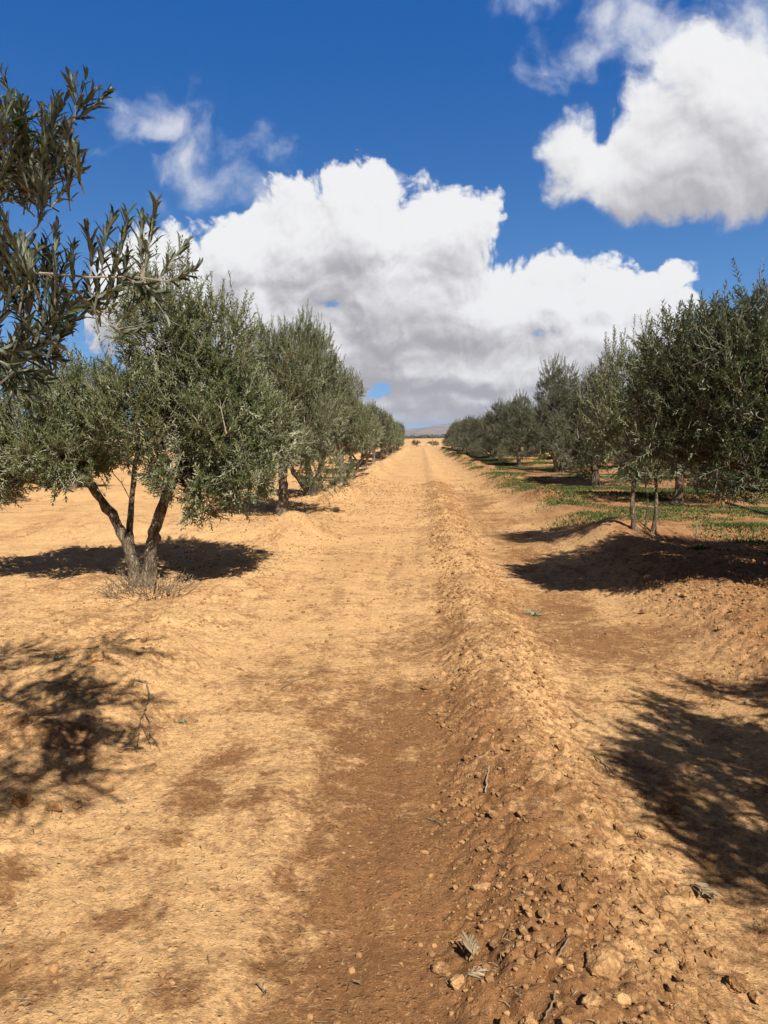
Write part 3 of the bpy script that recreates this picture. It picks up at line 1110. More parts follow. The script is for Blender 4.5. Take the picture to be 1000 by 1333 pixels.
    for px, py, Y, r in ((872, 505, 7.3, .36), (893, 462, 7.35, .40), (945, 448, 7.3, .40), (1000, 444, 7.2, .46), (908, 548, 7.2, .38),
                         (960, 500, 7.0, .50), (862, 566, 7.3, .30), (955, 595, 7.0, .40), (1005, 540, 7.0, .46), (1040, 600, 7.1, .36)):
        c = at(px, py, Y) - o1
        lobes2.append((c[0], c[1], c[2], r, r * 1.25, r * .95))
    lobes2 += [(-1.1, -.3, 1.3, .6, .6, .45), (-1.1, .0, 2.15, .7, .8, .62), (-.4, -.4, 1.9, .8, .8, .8), (-.3, .3, 2.2, .8, .9, .6),
               (.5, .3, 2.0, .9, .9, .8), (1.1, 0, 1.6, .7, .8, .6), (-.9, .9, 1.8, .8, .6, .7), (.3, -1.0, 1.6, .8, .6, .6), (-.8, -.9, 1.6, .7, .6, .5),
               (-1.7, .7, 1.9, .7, .6, .6)]
    stems2 = [([(0, 0, -.1), (-.2, .0, .4), (-.6, .0, .9)], .13, .08), ([(.1, 0, -.1), (.2, .1, .5), (.4, .2, 1.1)], .11, .08),
              ([(0, .1, -.1), (.0, .3, .5), (-.3, .6, 1.1)], .09, .06)]
    tm2 = trunk_mesh('trunk', stems2, lobes2, 13, 7)
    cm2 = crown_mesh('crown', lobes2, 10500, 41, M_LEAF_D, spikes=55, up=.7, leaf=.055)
    plant_tree(tuple(o1), 0, tm2, cm2, 'large dark green olive tree filling the right edge, its branches hanging low', GROUP_R)
    # tree beside the camera on the right: it throws the nearest shadow into the frame
    lobes3 = [(-1.95, .2, 1.95, .55, .7, .55), (-1.3, -.4, 1.8, .7, .6, .6), (-1.2, .7, 1.9, .7, .6, .6), (-.4, .0, 2.3, .9, .9, .7),
              (.5, .2, 2.0, .9, .9, .7), (-.3, -.9, 1.8, .8, .6, .6), (-.3, 1.0, 1.8, .8, .6, .6), (-1.6, .2, 1.4, .6, .7, .4), (-1.75, -.75, 2.05, .6, .6, .5), (-1.9, -.3, 2.3, .5, .6, .4), (-1.0, -1.2, 2.0, .6, .5, .5), (-1.6, 1.0, 2.0, .5, .45, .4)]
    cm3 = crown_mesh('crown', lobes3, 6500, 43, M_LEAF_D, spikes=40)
    tm3 = trunk_mesh('trunk', stems2, lobes3, 14, 4)
    plant_tree((4.35, 1.45, .2), 0, tm3, cm3, 'olive tree outside the right frame edge whose shadow lies on the near ground', GROUP_R)

    # --- variants for the rows
    var = []
    for k in range(6):
        r2 = np.random.default_rng(300 + k)
        H = (3.55, 3.3, 3.75, 3.45, 3.6, 3.2)[k]
        W = (1.35, 1.22, 1.42, 1.3, 1.28, 1.2)[k]
        lb = random_lobes(r2, W, H, (0.80, .75, .9, .7, .85, .75)[k], 12)
        if k % 3 == 0:
            st = [([(0, 0, -.1), (.03, .02, .4), (.0, .05, .8)], .11, .085), ([(0, .02, .62), (-.18, 0, .85), (-.45, .05, 1.2)], .07, .05),
                  ([(0, .02, .62), (.2, 0, .85), (.4, -.1, 1.3)], .07, .05)]
        elif k % 3 == 1:
            st = [([(-.03, 0, -.1), (-.15, 0, .4), (-.5, .1, 1.0)], .09, .06), ([(.05, 0, -.1), (.12, .0, .4), (.22, -.1, 1.0)], .10, .06),
                  ([(.07, 0, .0), (.4, .05, .35), (.75, .1, .75)], .075, .05)]
        else:
            st = [([(0, 0, -.1), (.06, .0, .5), (.05, .05, 1.1)], .12, .075)]
        for dark in (0, 1):
            if dark:
                lw = random_lobes(np.random.default_rng(300 + k), W * 1.22, H * (.98, 1.1, .9, 1.05, .88, 1.0)[k], .30, 13)
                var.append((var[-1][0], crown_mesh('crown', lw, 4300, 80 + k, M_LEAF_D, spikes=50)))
            else:
                var.append((trunk_mesh('trunk', st, lb, 50 + k, 5), crown_mesh('crown', lb, 3700, 60 + k, M_LEAF, spikes=60)))

    ordn = ['', 'first', 'second', 'third', 'fourth', 'fifth', 'sixth', 'seventh', 'eighth', 'ninth', 'tenth', 'eleventh', 'twelfth',
            'thirteenth', 'fourteenth', 'fifteenth']
    # left row, from trunk feet seen in the photo, then continued at the same spacing
    feet = [(366, 671, 2.45, 0, .4), (407, 644, 2.7, 3, 2.6), (444, 627, 2.72, 2, 1.0)]
    look = ['olive tree with a single straight trunk, second whole one left of the track',
            'olive tree with a trunk forking at knee height, third one left of the track',
            'tall slender olive tree, fourth one along the left side of the track']
    ylast = 0
    lw2 = random_lobes(np.random.default_rng(512), 1.48, 3.65, .50, 13)
    low2 = (var[4][0], crown_mesh('crown', lw2, 4600, 95, M_LEAF, spikes=60))
    lw3 = random_lobes(np.random.default_rng(513), 1.22, 3.8, .66, 12)
    low3 = (var[2][0], crown_mesh('crown', lw3, 4200, 96, M_LEAF, spikes=60))
    for i, (px, py, sc, k, rz) in enumerate(feet):
        x, y, z = on_ground(px, py)
        H = (1.0, 1.08, .98)[i]
        tmk, cmk = (low2, low3, var[2 * k])[i]
        plant_tree((x, y, gz(x, y)), rz, tmk, cmk, look[i], GROUP_L, (1.0, 1.0, .98)[i], sz=H)
        ylast = y
    y = ylast
    for i in range(5, 15):
        y += 7.4
        k = int(rs.integers(0, 6))
        x = -3.0 + rs.uniform(-.15, .15)
        plant_tree((x, y, gz(x, y)), rs.uniform(0, 6.28), var[2 * k][0], var[2 * k][1],
                   '%s olive tree along the left side of the track, counted from the camera' % ordn[i], GROUP_L, rs.uniform(.98, 1.12), sz=rs.uniform(.88, 1.02))
    # right row
    xs_, ys_, zs_ = on_ground(826, 690)
    lobs = [(-.1, .1, 1.15, .48, .5, .42), (.15, .0, 1.65, .52, .55, .42), (-.25, .1, 1.95, .42, .45, .38), (.3, .1, 1.3, .42, .45, .36), (-.4, 0, 1.5, .35, .4, .35),
            (.1, 0, 2.2, .28, .3, .3), (-.15, .05, .88, .34, .36, .26), (.28, .05, .92, .34, .36, .26)]
    sts = [([(0, 0, -.05), (-.04, 0, .3), (-.03, 0, .62), (.02, 0, 1.0)], .032, .025), ([(.27, .05, -.05), (.30, .05, .35), (.26, .05, .9)], .026, .02),
           ([(.17, .1, -.05), (.2, .1, .4), (.12, .1, .8)], .014, .012)]
    tmS = trunk_mesh('trunk', sts, lobs, 90, 8)
    cmS = crown_mesh('crown', lobs, 1350, 91, M_LEAF, spikes=34, up=1.0)
    plant_tree((xs_, ys_, zs_), 0, tmS, cmS, 'young slim olive tree with three thin pale stems standing in green grass', GROUP_R)
    right = [(881, 657, .90, .84, 2, 'olive tree with one thick dark trunk, behind the young slim one on the right', .3),
             (775, 634, 1.0, 1.0, 5, 'low spreading olive tree behind the young slim one, feathery pale crown', 1.7),
             (728, 615, 1.05, 1.15, 1, 'olive tree with a wide forked trunk over green grass right of the track', 0.0)]
    ylast = 0
    for i, (px, py, sc, sz, k, lab, rz) in enumerate(right):
        x, y, z = on_ground(px, py)
        plant_tree((x, y, gz(x, y)), rz, var[2 * k + 1][0], var[2 * k + 1][1], lab, GROUP_R, sc, sz=sz)
        ylast = y
    y = ylast
    xa = 4.7
    for i in range(5, 15):
        y += 6.9
        k = int(rs.integers(0, 6))
        x = xa - 0.07 * (i - 5) + rs.uniform(-.15, .15)
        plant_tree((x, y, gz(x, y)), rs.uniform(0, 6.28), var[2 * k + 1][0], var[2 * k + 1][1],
                   '%s olive tree along the right side of the track, counted from the camera' % ordn[i], GROUP_R, rs.uniform(.95, 1.08), sz=rs.uniform(.80, .94))
    # rows behind
    for side, x0, ya, n, lab, grp in ((0, -10.4, 15.5, 4, 'olive tree of the second row left of the track, seen under the front crowns', 'olive trees of the second row on the left'),
                                      (1, 9.9, 12.6, 9, 'olive tree of the second row right of the track, seen between the front trunks', 'olive trees of the second row on the right')):
        for i in range(n):
            k = int(rs.integers(0, 6))
            x = x0 + rs.uniform(-.3, .3)
            y = ya + 7.2 * i + rs.uniform(-.3, .3)
            plant_tree((x, y, gz(x, y)), rs.uniform(0, 6.28), var[2 * k + side][0], var[2 * k + side][1], lab, grp, rs.uniform(.95, 1.1))
    return x0, y0


def build_props():
    # dead branched twig in the sun on the left
    stick('dead_branch', [([(171, 888), (181, 890), (191, 893), (194, 905), (192, 918), (188, 929)], .006, .0045),
                          ([(188, 929), (182, 945), (180, 965), (178, 985)], .0045, .0018), ([(188, 929), (195, 945), (196, 962), (188, 972)], .0040, .0016),
                          ([(194, 957), (203, 969), (210, 983)], .0032, .0014), ([(188, 932), (198, 937), (203, 941)], .0025, .0012),
                          ([(183, 945), (190, 958), (197, 976)], .0025, .0012), ([(180, 960), (173, 966), (169, 972)], .002, .001),
                          ([(192, 948), (200, 952)], .002, .001), ([(176, 888), (172, 894)], .003, .002), ([(187, 931), (186, 945), (193, 962)], .002, .001)],
          'dead branching twig lying in the sun beside the dappled shadow on the left', None, 'branch')
    stick('stick', [([(637, 1003), (634, 1020), (632, 1034)], .0052, .004)], 'short pale stick at the left foot of the ridge', M_STRAW)
    stick('stick', [([(774, 989), (786, 1000), (803, 1015)], .0045, .003)], 'thin dark stick on the right flank beside the tree shadow', M_DEAD)
    stick('stick', [([(366, 897), (382, 888), (398, 884)], .0035, .002)], 'thin brown twig on the sunny left half of the track', M_DEAD)
    stick('stick', [([(970, 916), (985, 907), (1000, 902)], .006, .004)], 'pale stick at the right frame edge above the near shadow', M_STRAW)
    stick('stick', [([(740, 1236), (728, 1252), (714, 1268)], .0035, .002)], 'dark twig across the ridge flank left of its largest lump', M_DEAD)
    stick('stick', [([(860, 1233), (870, 1246), (880, 1256)], .003, .002)], 'dark twig on the ridge right of its largest lump', M_DEAD)
    stick('stick', [([(723, 1303), (718, 1320), (708, 1335)], .004, .002)], 'forked dark twig at the bottom edge below the ridge', M_DEAD)
    stick('stick', [([(332, 1285), (342, 1294), (348, 1299)], .0025, .0018), ([(342, 1294), (344, 1286)], .002, .001)],
          'small forked black twig on the pale crust near the bottom', M_DEAD)
    stick('stick', [([(556, 1067), (566, 1071), (582, 1081)], .003, .0015)], 'bent pale twig on the dark wheel rut', M_STRAW)
    dry_sprig(617, 1262, 1.7, .07, 'dry pale olive sprig at the left foot of the ridge near the bottom edge')
    dry_sprig(898, 1158, -1.0, .09, 'cluster of dry pale leaves under the broad clod right of the ridge', 10)
    dry_sprig(605, 1283, .4, .05, 'small dry pale leaf tuft below the olive sprig on the dark rut', 4)
    weed(694, 802, 24, 'small grey-green weed on the right flank of the ridge', 1)
    weed(80, 860, 20, 'small grey-green weed on the left above the dappled shadow', 2)
    weed(238, 942, 14, 'tiny pale green seedling on the sunny soil right of the dead branch', 3)
    weed(910, 716, 26, 'low green weed on the right bank beside the pale stake', 4, M_GRASS)
    # dead suckers round the first left tree's foot
    x, y, z = on_ground(193, 770)
    rs = np.random.default_rng(9)
    s = Soup()
    for k in range(190):
        a = rs.uniform(0, 6.28)
        r = rs.random() ** .6 * .42
        L = rs.uniform(.10, .34)
        p = np.array((math.cos(a) * r, math.sin(a) * r * .7 - .05, 0))
        p[2] = gz(x + p[0], y + p[1]) - z
        d = unit(np.array((math.cos(a) * .8, math.sin(a) * .8, rs.uniform(.05, .75))) + rs.normal(0, .5, 3)) * L
        s.tube([p, p + d * .5 + rs.normal(0, L * .08, 3), p + d], [.0035, .0028, .001], 4, int(rs.random() < .35))
    n = 420
    a = rs.uniform(0, 6.28, n)
    b = np.stack([np.cos(a), np.sin(a) * .7, 0 * a], 1) * (rs.random(n) ** .6 * .5)[:, None]
    b[:, 2] += rs.uniform(.01, .16, n)
    ax = unit(rs.normal(0, 1, (n, 3)) + (0, 0, .4))
    nr = unit(np.cross(ax, rs.normal(0, 1, (n, 3))))
    V, Fc = leaf_quads(b, ax, nr, rs.uniform(.03, .055, n), rs.uniform(.008, .012, n))
    s.add(V, Fc, 2)
    link('dry_brush', s.mesh('dry_brush', [M_DEAD, M_DEAD, M_LITTER]), loc=(x, y, z),
         label='tangle of dry grey twigs and leaves round the foot of the broad left tree', cat='brushwood')
    # irrigation pipe, stake, far stone heap
    pts = []
    for px, py in ((945, 656), (962, 661), (985, 668), (1010, 674), (1060, 690)):
        q = on_ground(px, py)
        pts.append((q[0], q[1], q[2] + .03))
    pts = np.array(pts)
    s = Soup()
    s.tube(pts - pts[0], .024, 7)
    link('irrigation_pipe', s.mesh('irrigation_pipe', [M_HOSE], True), loc=pts[0], label='thin dark pipe lying on the soil at the right edge', cat='pipe')
    x, y, z = on_ground(906, 703)
    s = Soup()
    s.tube([(0, 0, -.05), (.01, 0, .1), (.0, .0, .21)], [.013, .012, .010], 7, 0, .1, rs)
    link('wooden_stake', s.mesh('wooden_stake', [M_TWIG]), loc=(x, y, z), label='short pale wooden stake in the soil right of the young tree', cat='stake')
    V2, F2 = ico(2)
    ms = [mesh_np('stone', rocky(V2, 400 + k) * (1.2, .8, .7), F2.ravel(), np.full(len(F2), 3), [M_STONE]) for k in range(5)]
    x, y, z = on_ground(985, 636)
    for k in range(34):
        layer = 0 if k < 16 else 1 if k < 27 else 2
        o = link('stone', ms[k % 5], label='pale pinkish stone in the heap at the right edge behind the dark tree', cat='stone',
                 group='pale stones heaped at the right edge')
        xx = x + rs.uniform(-.8, 1.0) * (1 - .15 * layer)
        yy = y + rs.uniform(-.5, .5) * (1 - .3 * layer)
        o.location = (xx, yy, gz(xx, yy) + .09 + .19 * layer)
        o.rotation_euler = tuple(rs.uniform(0, 6.28, 3))
        q = rs.uniform(.11, .2)
        o.scale = (q, q, q)


# ------------------------------------------------------------------ far end: mounds, bushes, hills
def build_far():
    def mound(px, w, h, Y, label, seed):
        c = at(px, 575, Y)
        rs = np.random.default_rng(seed)
        a = np.linspace(0, 2 * math.pi, 28, endpoint=False)
        V, Fc = [], []
        for i, t in enumerate(np.linspace(0, 1, 9)):
            r = w * .5 * math.cos(t * math.pi * .48)
            zz = h * math.sin(t * math.pi * .5) ** 1.2 - .15 * (t == 0)
            for ang in a:
                q = 1 + .16 * perlin(np.array([math.cos(ang) * 1.7 + seed]), np.array([math.sin(ang) * 1.7 + t * 2]), seed)[0]
                V.append((math.cos(ang) * r * q, math.sin(ang) * r * .6 * q, zz * (1 + .15 * math.sin(ang * 3 + seed))))
        for i in range(8):
            for j in range(28):
                k = (j + 1) % 28
                Fc.append((i * 28 + j, i * 28 + k, (i + 1) * 28 + k, (i + 1) * 28 + j))
        s = Soup()
        s.add(V, Fc)
        s.add(V[-28:], [list(range(28))])
        link('earth_mound', s.mesh('earth_mound', [M_MOUND], True), loc=(c[0], Y, gz(c[0], Y)), label=label, cat='mound',
             group='pale earth mounds at the end of the track')
    mound(547.5, 1.7, .6, 140, 'pale earth mound at the far end of the track, the left taller one', 1)
    mound(557.5, 1.4, .5, 143, 'pale earth mound at the far end of the track, the right lower one', 2)
    rs = np.random.default_rng(15)
    for px, Y, w, h, lab in ((541, 150, 1.8, 1.3, 'dark bush left of the two earth mounds at the track end'),
                             (564, 152, 2.2, 1.1, 'dark bush right of the two earth mounds at the track end')):
        c = at(px, 575, Y)
        lb = [(0, 0, h * .5, w * .4, w * .4, h * .4), (w * .25, 0, h * .4, w * .3, w * .3, h * .3), (-w * .25, .1, h * .45, w * .3, w * .3, h * .3)]
        me = crown_mesh('bush', lb, 260, int(px), M_LEAF_D, spikes=4, leaf=.09, wid=.035)
        link('bush', me, loc=(c[0], Y, gz(c[0], Y)), label=lab, cat='bush')
    # dark strip of far woodland across the plain
    n = 17000
    x = rs.uniform(-420, 300, n)
    y = 900 + rs.uniform(-25, 25, n)
    h = 5.2 + 2.0 * fbm(x, y, .03, 3, 8)
    z = rs.random(n) * h
    r = rs.uniform(1.0, 2.4, n)
    V0, F0 = ico(1)
    s = Soup()
    for k in range(n // 3):
        V = rocky(V0, k % 40, .8) * r[k] * (1, 1, .8)
        s.add(V + (x[k], y[k], z[k] - 1.5), F0)
    link('woodland', s.mesh('woodland', [M_WOOD]), kind='stuff', label='dark strip of far woodland below the hills', cat='woodland')
    # hills: near pinkish slope, farther flat-topped range
    for nm, Y, prof, mt, dep, sd in (
            ('hills', 3400, [(-1500, -5), (380, 562), (470, 561), (515, 560), (548, 559), (575, 556), (600, 558), (640, 557), (700, 560), (1100, 566)], M_HILL_A, 1500, 3),
            ('hills', 6400, [(-1500, 566), (300, 566), (420, 564), (500, 562), (535, 558.5), (552, 555), (566, 552.2), (580, 551.8), (596, 552.0), (612, 551.0), (650, 551.5),
                             (700, 553), (760, 558), (900, 565), (1500, 567)], M_HILL_B, 2600, 4)):
        px = np.linspace(200, 1000, 260)
        hp = np.interp(px, [q[0] for q in prof], [q[1] for q in prof])
        rows = 40
        V = []
        for j in range(rows):
            t = j / (rows - 1)
            prf = math.sin(min(1, t * 1.25) * math.pi / 2) if t < .8 else 1 - (t - .8) * 2.5
            for i, p in enumerate(px):
                c = at(p, hp[i], Y)
                hh = max(2.0, c[2])
                yy = Y - dep * .5 + dep * t
                q = c[0] * yy / Y
                nz = float(fbm(np.array([q]), np.array([yy]), .0022, 4, sd)[0])
                V.append((q, yy, hh * prf * (1 + .25 * nz * (1 - abs(t - .75))) - 3))
        V = np.array(V)
        n_ = len(px)
        i = np.arange(rows - 1)[:, None] * n_ + np.arange(n_ - 1)[None]
        Fq = np.stack([i, i + 1, i + n_ + 1, i + n_], -1).reshape(-1, 4)
        o = link(nm, mesh_np(nm, V, Fq.ravel(), np.full(len(Fq), 4), [mt], None, True), kind='structure')
        o['label'] = 'pinkish bare foothills beyond the plain' if sd == 3 else 'long flat-topped bluish range on the horizon'


def hill_mat(name, cols, scale):
    m, nt, b = material(name)
    geo = nt.node('ShaderNodeNewGeometry')
    P = nt.v('MULTIPLY', geo.outputs['Position'], (1, .35, 3.0))
    n = nt.noise(P, scale, 5, .6)
    c = nt.mix(nt.ss(n, .40, .60), cols[0], cols[1])
    n2 = nt.noise(P, scale * 2.7, 3, .6)
    c = nt.mix(nt.ss(n2, .55, .68), c, cols[2])
    nt.put(b.inputs['Base Color'], c)
    b.inputs['Roughness'].default_value = 1
    b.inputs['Specular IOR Level'].default_value = 0
    return m


M_CLOD2 = plain_material('crumb_soil', (0.165, 0.084, 0.035), (0.35, 0.198, 0.084), 3, .95)
M_MOUND = plain_material('pale_earth', (0.27, 0.17, 0.09), (0.36, 0.24, 0.14), 2, .95)
M_WOOD = plain_material('far_foliage', (0.028, 0.040, 0.024), (0.055, 0.065, 0.035), .2, .95)
M_HILL_A = hill_mat('foothill', ((.22, .165, .15), (.155, .125, .12), (.10, .09, .085)), .006)
M_HILL_B = hill_mat('range', ((.16, .13, .105), (.10, .095, .085), (.28, .20, .15)), .003)

# ------------------------------------------------------------------ light
SUN_EL = 46.0
SUN_AZ = math.atan2(0.40, -0.92)          # clockwise from +Y
sun_d = bpy.data.lights.new('sun', 'SUN')
sun_d.energy = 5.0
sun_d.angle = R(0.5)
sun_d.color = (1.0, 0.94, 0.85)
sun = bpy.data.objects.new('sun', sun_d)
col.objects.link(sun)
to_sun = Vector((math.sin(SUN_AZ) * math.cos(R(SUN_EL)), math.cos(SUN_AZ) * math.cos(R(SUN_EL)), math.sin(R(SUN_EL))))
sun.rotation_euler = to_sun.to_track_quat('Z', 'Y').to_euler()

EXPO = 0.88


def build_world():
    w = bpy.data.worlds.new('World')
    scene.world = w
    w.use_nodes = True
    tree = w.node_tree
    bg = tree.nodes['Background']
    nt = NT(tree)

    # ---- cloud field as a node group on the (x/y, z/y) plane of the view towards +Y
    def blobset(g, p, blobs, k):
        acc = None
        for px, py, rx, ry, amp in blobs:
            cx, cy = uv(px, py)
            e = g.v('LENGTH', g.v('MULTIPLY', g.v('SUBTRACT', p, (cx, cy, 0)), (F / rx, F / ry, 0)))
            e = g.m('SUBTRACT', amp, e)
            # scale to image-independent units: big blobs count deeper
            e = g.m('MULTIPLY', e, math.sqrt(rx * ry) / 70.0)
            acc = e if acc is None else g.m('SMOOTH_MAX', acc, e, k)
        return acc

    def field_group(name, blobs, holes, warp, billow, fb, k, bias):
        gt = bpy.data.node_groups.new(name, 'ShaderNodeTree')
        gt.interface.new_socket('P', in_out='INPUT', socket_type='NodeSocketVector')
        gt.interface.new_socket('D', in_out='OUTPUT', socket_type='NodeSocketFloat')
        gt.interface.new_socket('M', in_out='OUTPUT', socket_type='NodeSocketFloat')
        g = NT(gt)
        gi = g.node('NodeGroupInput')
        go = g.node('NodeGroupOutput')
        p0 = gi.outputs[0]
        wv = g.v('SUBTRACT', g.noise(p0, 9.0, 2, .5, True, '2D'), (.5, .5, .5))
        p = g.v('ADD', p0, g.v('SCALE', wv, warp))
        wv2 = g.v('SUBTRACT', g.noise(p0, 34.0, 3, .55, True, '2D'), (.5, .5, .5))
        p2 = g.v('ADD', p, g.v('SCALE', wv2, warp * .16))
        M = blobset(g, p2, blobs, k)
        for px, py, rx, ry, amp in holes:
            cx, cy = uv(px, py)
            e = g.v('LENGTH', g.v('MULTIPLY', g.v('SUBTRACT', p2, (cx, cy, 0)), (F / rx, F / ry, 0)))
            M = g.m('SUBTRACT', M, g.m('MULTIPLY', g.m('MAXIMUM', g.m('SUBTRACT', 1.0, e), 0.0), amp))
        M = g.m('ADD', M, bias)
        D = M
        if billow:
            vo = g.voro(p2, 15.0, 'SMOOTH_F1', 4.0, rough=.62, smooth=.30, dims='2D')
            D = g.m('ADD', D, g.m('MULTIPLY', g.m('SUBTRACT', .52, vo), billow))
        fn = g.noise(p2, 20.0, 6, .56, False, '2D')
        D = g.m('ADD', D, g.m('MULTIPLY', g.m('SUBTRACT', fn, .5), fb))
        g.put(go.inputs[0], D)
        g.put(go.inputs[1], M)
        return gt

    def inst(gt, p):
        n = nt.node('ShaderNodeGroup')
        n.node_tree = gt
        nt.put(n.inputs[0], p)
        return n.outputs[0], n.outputs[1]

    tc = nt.node('ShaderNodeTexCoord')
    dirv = tc.outputs['Generated']
    sp = nt.node('ShaderNodeSeparateXYZ')
    nt.put(sp.inputs[0], dirv)
    X, Y, Z = sp.outputs
    ys = nt.m('MAXIMUM', Y, 0.05)
    P = nt.xyz(nt.m('DIVIDE', X, ys), nt.m('DIVIDE', Z, ys), 0.0)

    cumulus = [(475, 305, 105, 78, 1), (395, 318, 85, 72, 1), (560, 312, 78, 72, 1), (606, 285, 34, 36, 1), (318, 335, 72, 62, 1), (222, 358, 88, 58, 1), (170, 390, 60, 60, 1), (255, 430, 90, 60, 1),
               (500, 400, 150, 90, 1), (620, 410, 115, 70, 1), (722, 402, 82, 66, 1), (800, 402, 78, 62, 1), (866, 395, 46, 44, 1), (785, 455, 115, 52, 1),
               (610, 480, 200, 48, 1), (620, 518, 140, 34, 1), (340, 425, 120, 70, 1), (575, 540, 95, 30, 1), (330, 470, 110, 60, 1), (680, 540, 90, 24, 1), (430, 470, 120, 62, 1), (548, 520, 70, 40, 1), (460, 300, 40, 72, 1), (720, 490, 120, 40, 1)]
    bigr = [(900, 205, 110, 66, 1), (955, 150, 88, 92, 1), (748, 196, 40, 38, 1), (815, 232, 96, 46, 1), (900, 240, 110, 44, 1), (915, 85, 52, 46, 1), (1010, 210, 90, 66, 1), (1090, 170, 120, 100, 1),
            (860, 150, 50, 45, 1)]
    wisps = [(212, 158, 60, 40, 1), (245, 205, 42, 50, 1), (275, 238, 40, 30, 1), (160, 172, 30, 26, 1), (362, 205, 24, 34, 1), (330, 250, 44, 24, 1), (215, 260, 12, 9, 1),
             (770, 68, 80, 34, 1), (706, 92, 34, 16, 1), (850, 30, 86, 46, 1), (690, 0, 50, 16, 1), (980, 25, 50, 46, 1), (930, -30, 120, 30, 1), (505, 497, 26, 20, 1)]
    gA = field_group('cloud_bank', cumulus, [(432, 402, 40, 34, 1.25), (505, 508, 30, 16, .62), (300, 262, 40, 26, .8)], .050, .52, .42, .12, .40)
    gB = field_group('cloud_right', bigr, [(786, 168, 16, 30, .45)], .045, .30, .44, .12, .34)
    gC = field_group('cloud_wisps', wisps, [(205, 190, 26, 12, .9), (790, 88, 30, 16, .6)], .045, 0, 1.7, .10, .12)

    def shade(gt, edge, lit_dir, strength, under):
        D, M = inst(gt, P)
        D1, _ = inst(gt, nt.v('ADD', P, (lit_dir[0] * .010, lit_dir[1] * .010, 0)))
        D2, M2 = inst(gt, nt.v('ADD', P, (lit_dir[0] * .045, lit_dir[1] * .045, 0)))
        a = nt.ss(D, 0.0, edge)
        fine = nt.m('SUBTRACT', D, D1)
        coarse = nt.m('SUBTRACT', nt.m('MINIMUM', D, 1.2), nt.m('MINIMUM', D2, 1.2))
        s = nt.m('ADD', nt.m('MULTIPLY', fine, strength[0]), nt.m('MULTIPLY', coarse, strength[1]))
        M3 = inst(gt, nt.v('ADD', P, (.01, .085, 0)))[1]
        occ = nt.ss(M3, under[0], under[1])          # cloud mass overhead shades the parts below
        return a, s, occ, D

    light = (.35, .94)
    aA, sA, oA, DA = shade(gA, .26, light, (.70, .44), (.0, 1.25))
    aB, sB, oB, DB = shade(gB, .42, light, (.60, .36), (-.05, 1.05))
    DC, MC = inst(gC, P)
    aC = nt.m('MULTIPLY', nt.ss(DC, -.05, .95), .86)
    # layered bases: stretched bands low in the bank
    band = nt.noise(nt.v('MULTIPLY', P, (3.2, 26.0, 1)), 1.0, 4, .55)
    vv = nt.m('DIVIDE', Z, ys)
    low = nt.ss(vv, .17, .05)
    base_g = nt.m('MULTIPLY', low, nt.ss(band, .40, .60, .25, 1.0))

    def cl(s, o, extra=None):
        t = nt.m('ADD', nt.m('SUBTRACT', .76, nt.m('MULTIPLY', o, .46)), s)
        if extra is not None:
            t = nt.m('SUBTRACT', t, nt.m('MULTIPLY', extra, .34))
        soft = nt.noise(P, 11.0, 4, .5, False, '2D')
        t = nt.m('ADD', t, nt.m('MULTIPLY_ADD', soft, .5, -.25))
        t = nt.ss(t, -.35, 1.12)
        k = 1.0 / (0.1 * 2 ** EXPO)
        return nt.mix(t, tuple(q * k for q in (.40, .388, .42)), tuple(q * k for q in (.90, .90, .915)))

    k = 1.0 / (0.1 * 2 ** EXPO)
    cA = cl(sA, oA, base_g)
    cB = cl(sB, oB)
    cC = nt.mix(nt.ss(DC, .1, 1.3), tuple(q * k for q in (.52, .58, .72)), tuple(q * k for q in (.80, .81, .86)))

    sky = nt.node('ShaderNodeTexSky', sky_type='NISHITA')
    sky.sun_disc = False
    sky.sun_elevation = R(SUN_EL)
    sky.sun_rotation = SUN_AZ
    sky.altitude = 600
    sky.air_density = 1.0
    sky.dust_density = 0.35
    sky.ozone_density = 3.0
    hs = nt.node('ShaderNodeHueSaturation')
    hs.inputs['Saturation'].default_value = 1.15
    nt.put(hs.inputs['Color'], sky.outputs[0])
    k0 = 1.0 / (0.1 * 2 ** EXPO)
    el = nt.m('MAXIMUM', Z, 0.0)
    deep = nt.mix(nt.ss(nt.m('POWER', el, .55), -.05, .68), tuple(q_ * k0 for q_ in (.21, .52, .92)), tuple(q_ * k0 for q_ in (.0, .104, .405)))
    deep = nt.mix(nt.ss(Z, .50, .95), deep, tuple(q_ * k0 for q_ in (.003, .022, .085)))  # overhead sky darkened above the view to keep ground shadows deep
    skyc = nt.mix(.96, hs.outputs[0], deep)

    # sky out of view: added dim grey clouds, tuned for neutral fill in shadows
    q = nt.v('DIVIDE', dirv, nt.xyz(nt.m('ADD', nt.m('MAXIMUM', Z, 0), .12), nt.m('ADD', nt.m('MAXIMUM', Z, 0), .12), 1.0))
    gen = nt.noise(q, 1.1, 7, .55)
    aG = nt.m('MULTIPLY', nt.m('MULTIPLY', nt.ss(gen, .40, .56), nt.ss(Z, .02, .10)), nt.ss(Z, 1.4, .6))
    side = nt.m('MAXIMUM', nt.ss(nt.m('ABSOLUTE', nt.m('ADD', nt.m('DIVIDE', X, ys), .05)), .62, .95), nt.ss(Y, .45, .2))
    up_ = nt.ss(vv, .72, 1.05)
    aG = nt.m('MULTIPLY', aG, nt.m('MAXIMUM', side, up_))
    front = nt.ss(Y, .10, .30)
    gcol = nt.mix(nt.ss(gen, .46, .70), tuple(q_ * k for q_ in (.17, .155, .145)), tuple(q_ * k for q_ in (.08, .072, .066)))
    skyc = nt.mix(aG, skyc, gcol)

    def emit(color):
        n = nt.node('ShaderNodeBackground')
        nt.put(n.inputs['Color'], color)
        n.inputs['Strength'].default_value = 0.1
        return n.outputs[0]

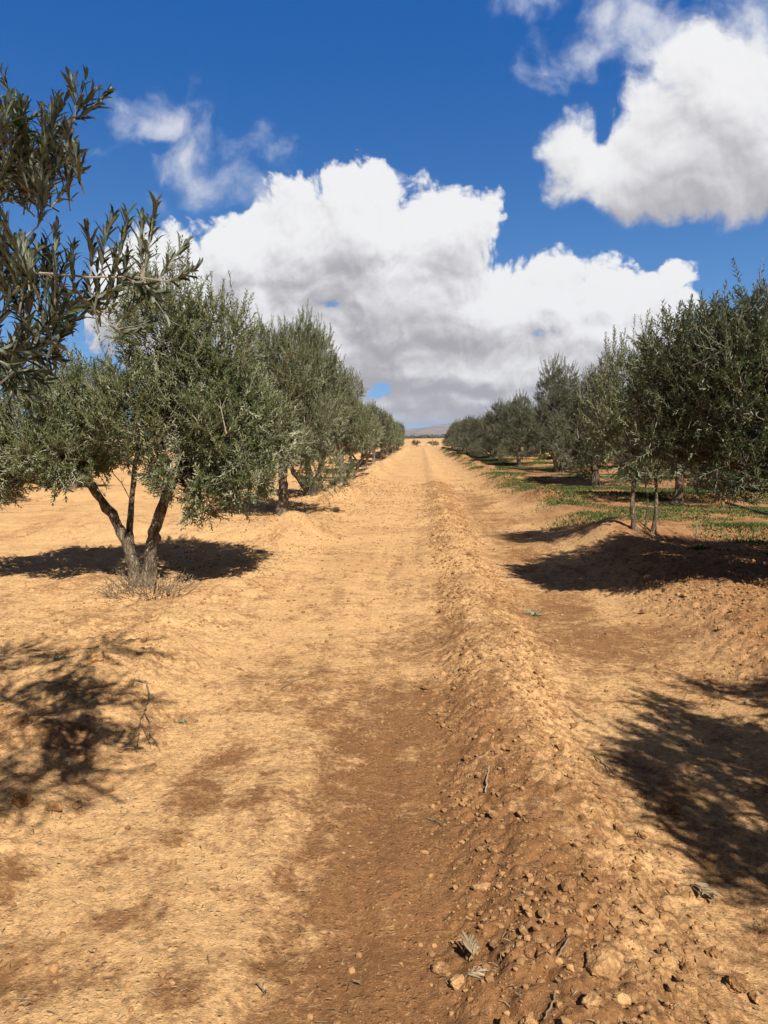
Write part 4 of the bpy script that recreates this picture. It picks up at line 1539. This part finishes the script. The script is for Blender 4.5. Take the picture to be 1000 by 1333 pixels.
    def mixs(f, a_, b_):
        n = nt.node('ShaderNodeMixShader')
        nt.put(n.inputs[0], f)
        nt.put(n.inputs[1], a_)
        nt.put(n.inputs[2], b_)
        return n.outputs[0]

    uu = nt.m('DIVIDE', X, ys)

    def box(x0, y0, x1, y1):
        """1 inside the patch of sky that holds one cloud system, so that the rest is cheap to evaluate"""
        u0, v1 = uv(x0, y0)
        u1, v0 = uv(x1, y1)
        f = nt.m('MULTIPLY', nt.m('GREATER_THAN', uu, u0), nt.m('LESS_THAN', uu, u1))
        f = nt.m('MULTIPLY', f, nt.m('MULTIPLY', nt.m('GREATER_THAN', vv, v0), nt.m('LESS_THAN', vv, v1)))
        return nt.m('MULTIPLY', f, nt.m('GREATER_THAN', Y, .1))

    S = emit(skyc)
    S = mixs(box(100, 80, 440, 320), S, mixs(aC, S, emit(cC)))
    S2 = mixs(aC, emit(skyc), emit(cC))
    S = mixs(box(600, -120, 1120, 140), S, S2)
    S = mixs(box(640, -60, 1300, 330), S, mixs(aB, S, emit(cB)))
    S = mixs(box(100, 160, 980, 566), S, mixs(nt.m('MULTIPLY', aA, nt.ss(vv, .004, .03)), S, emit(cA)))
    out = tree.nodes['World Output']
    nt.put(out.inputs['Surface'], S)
    tree.nodes.remove(bg)
    w.cycles.sampling_method = 'MANUAL'
    w.cycles.sample_map_resolution = 512


build_world()
scene.view_settings.view_transform = 'Standard'
scene.view_settings.look = 'None'
scene.view_settings.exposure = EXPO
scene.view_settings.gamma = 1.0
scene.view_settings.use_curve_mapping = False
scene.cycles.max_bounces = 6
scene.cycles.transparent_max_bounces = 4

def build_haze():
    m = bpy.data.materials.new('air')
    m.use_nodes = True
    t = m.node_tree
    t.nodes.remove(t.nodes['Principled BSDF'])
    v = t.nodes.new('ShaderNodeVolumePrincipled')
    v.inputs['Color'].default_value = (0.80, 0.86, 1.0, 1)
    v.inputs['Density'].default_value = 0.00011
    v.inputs['Anisotropy'].default_value = 0.2
    t.links.new(v.outputs[0], t.nodes['Material Output'].inputs['Volume'])
    s = Soup()
    x0, x1, y0, y1, z0, z1 = -6000, 6000, -200, 9600, -12, 150
    V = [(x, y, z) for z in (z0, z1) for y in (y0, y1) for x in (x0, x1)]
    s.add(V, [(0, 2, 3, 1), (4, 5, 7, 6), (0, 1, 5, 4), (2, 6, 7, 3), (0, 4, 6, 2), (1, 3, 7, 5)])
    link('haze', s.mesh('haze', [m]), kind='stuff', label='thin bluish air haze over the whole plain', cat='haze')


build_ground()
build_haze()
build_trees()
build_rubble()
build_litter()
build_grass()
build_props()
build_far()
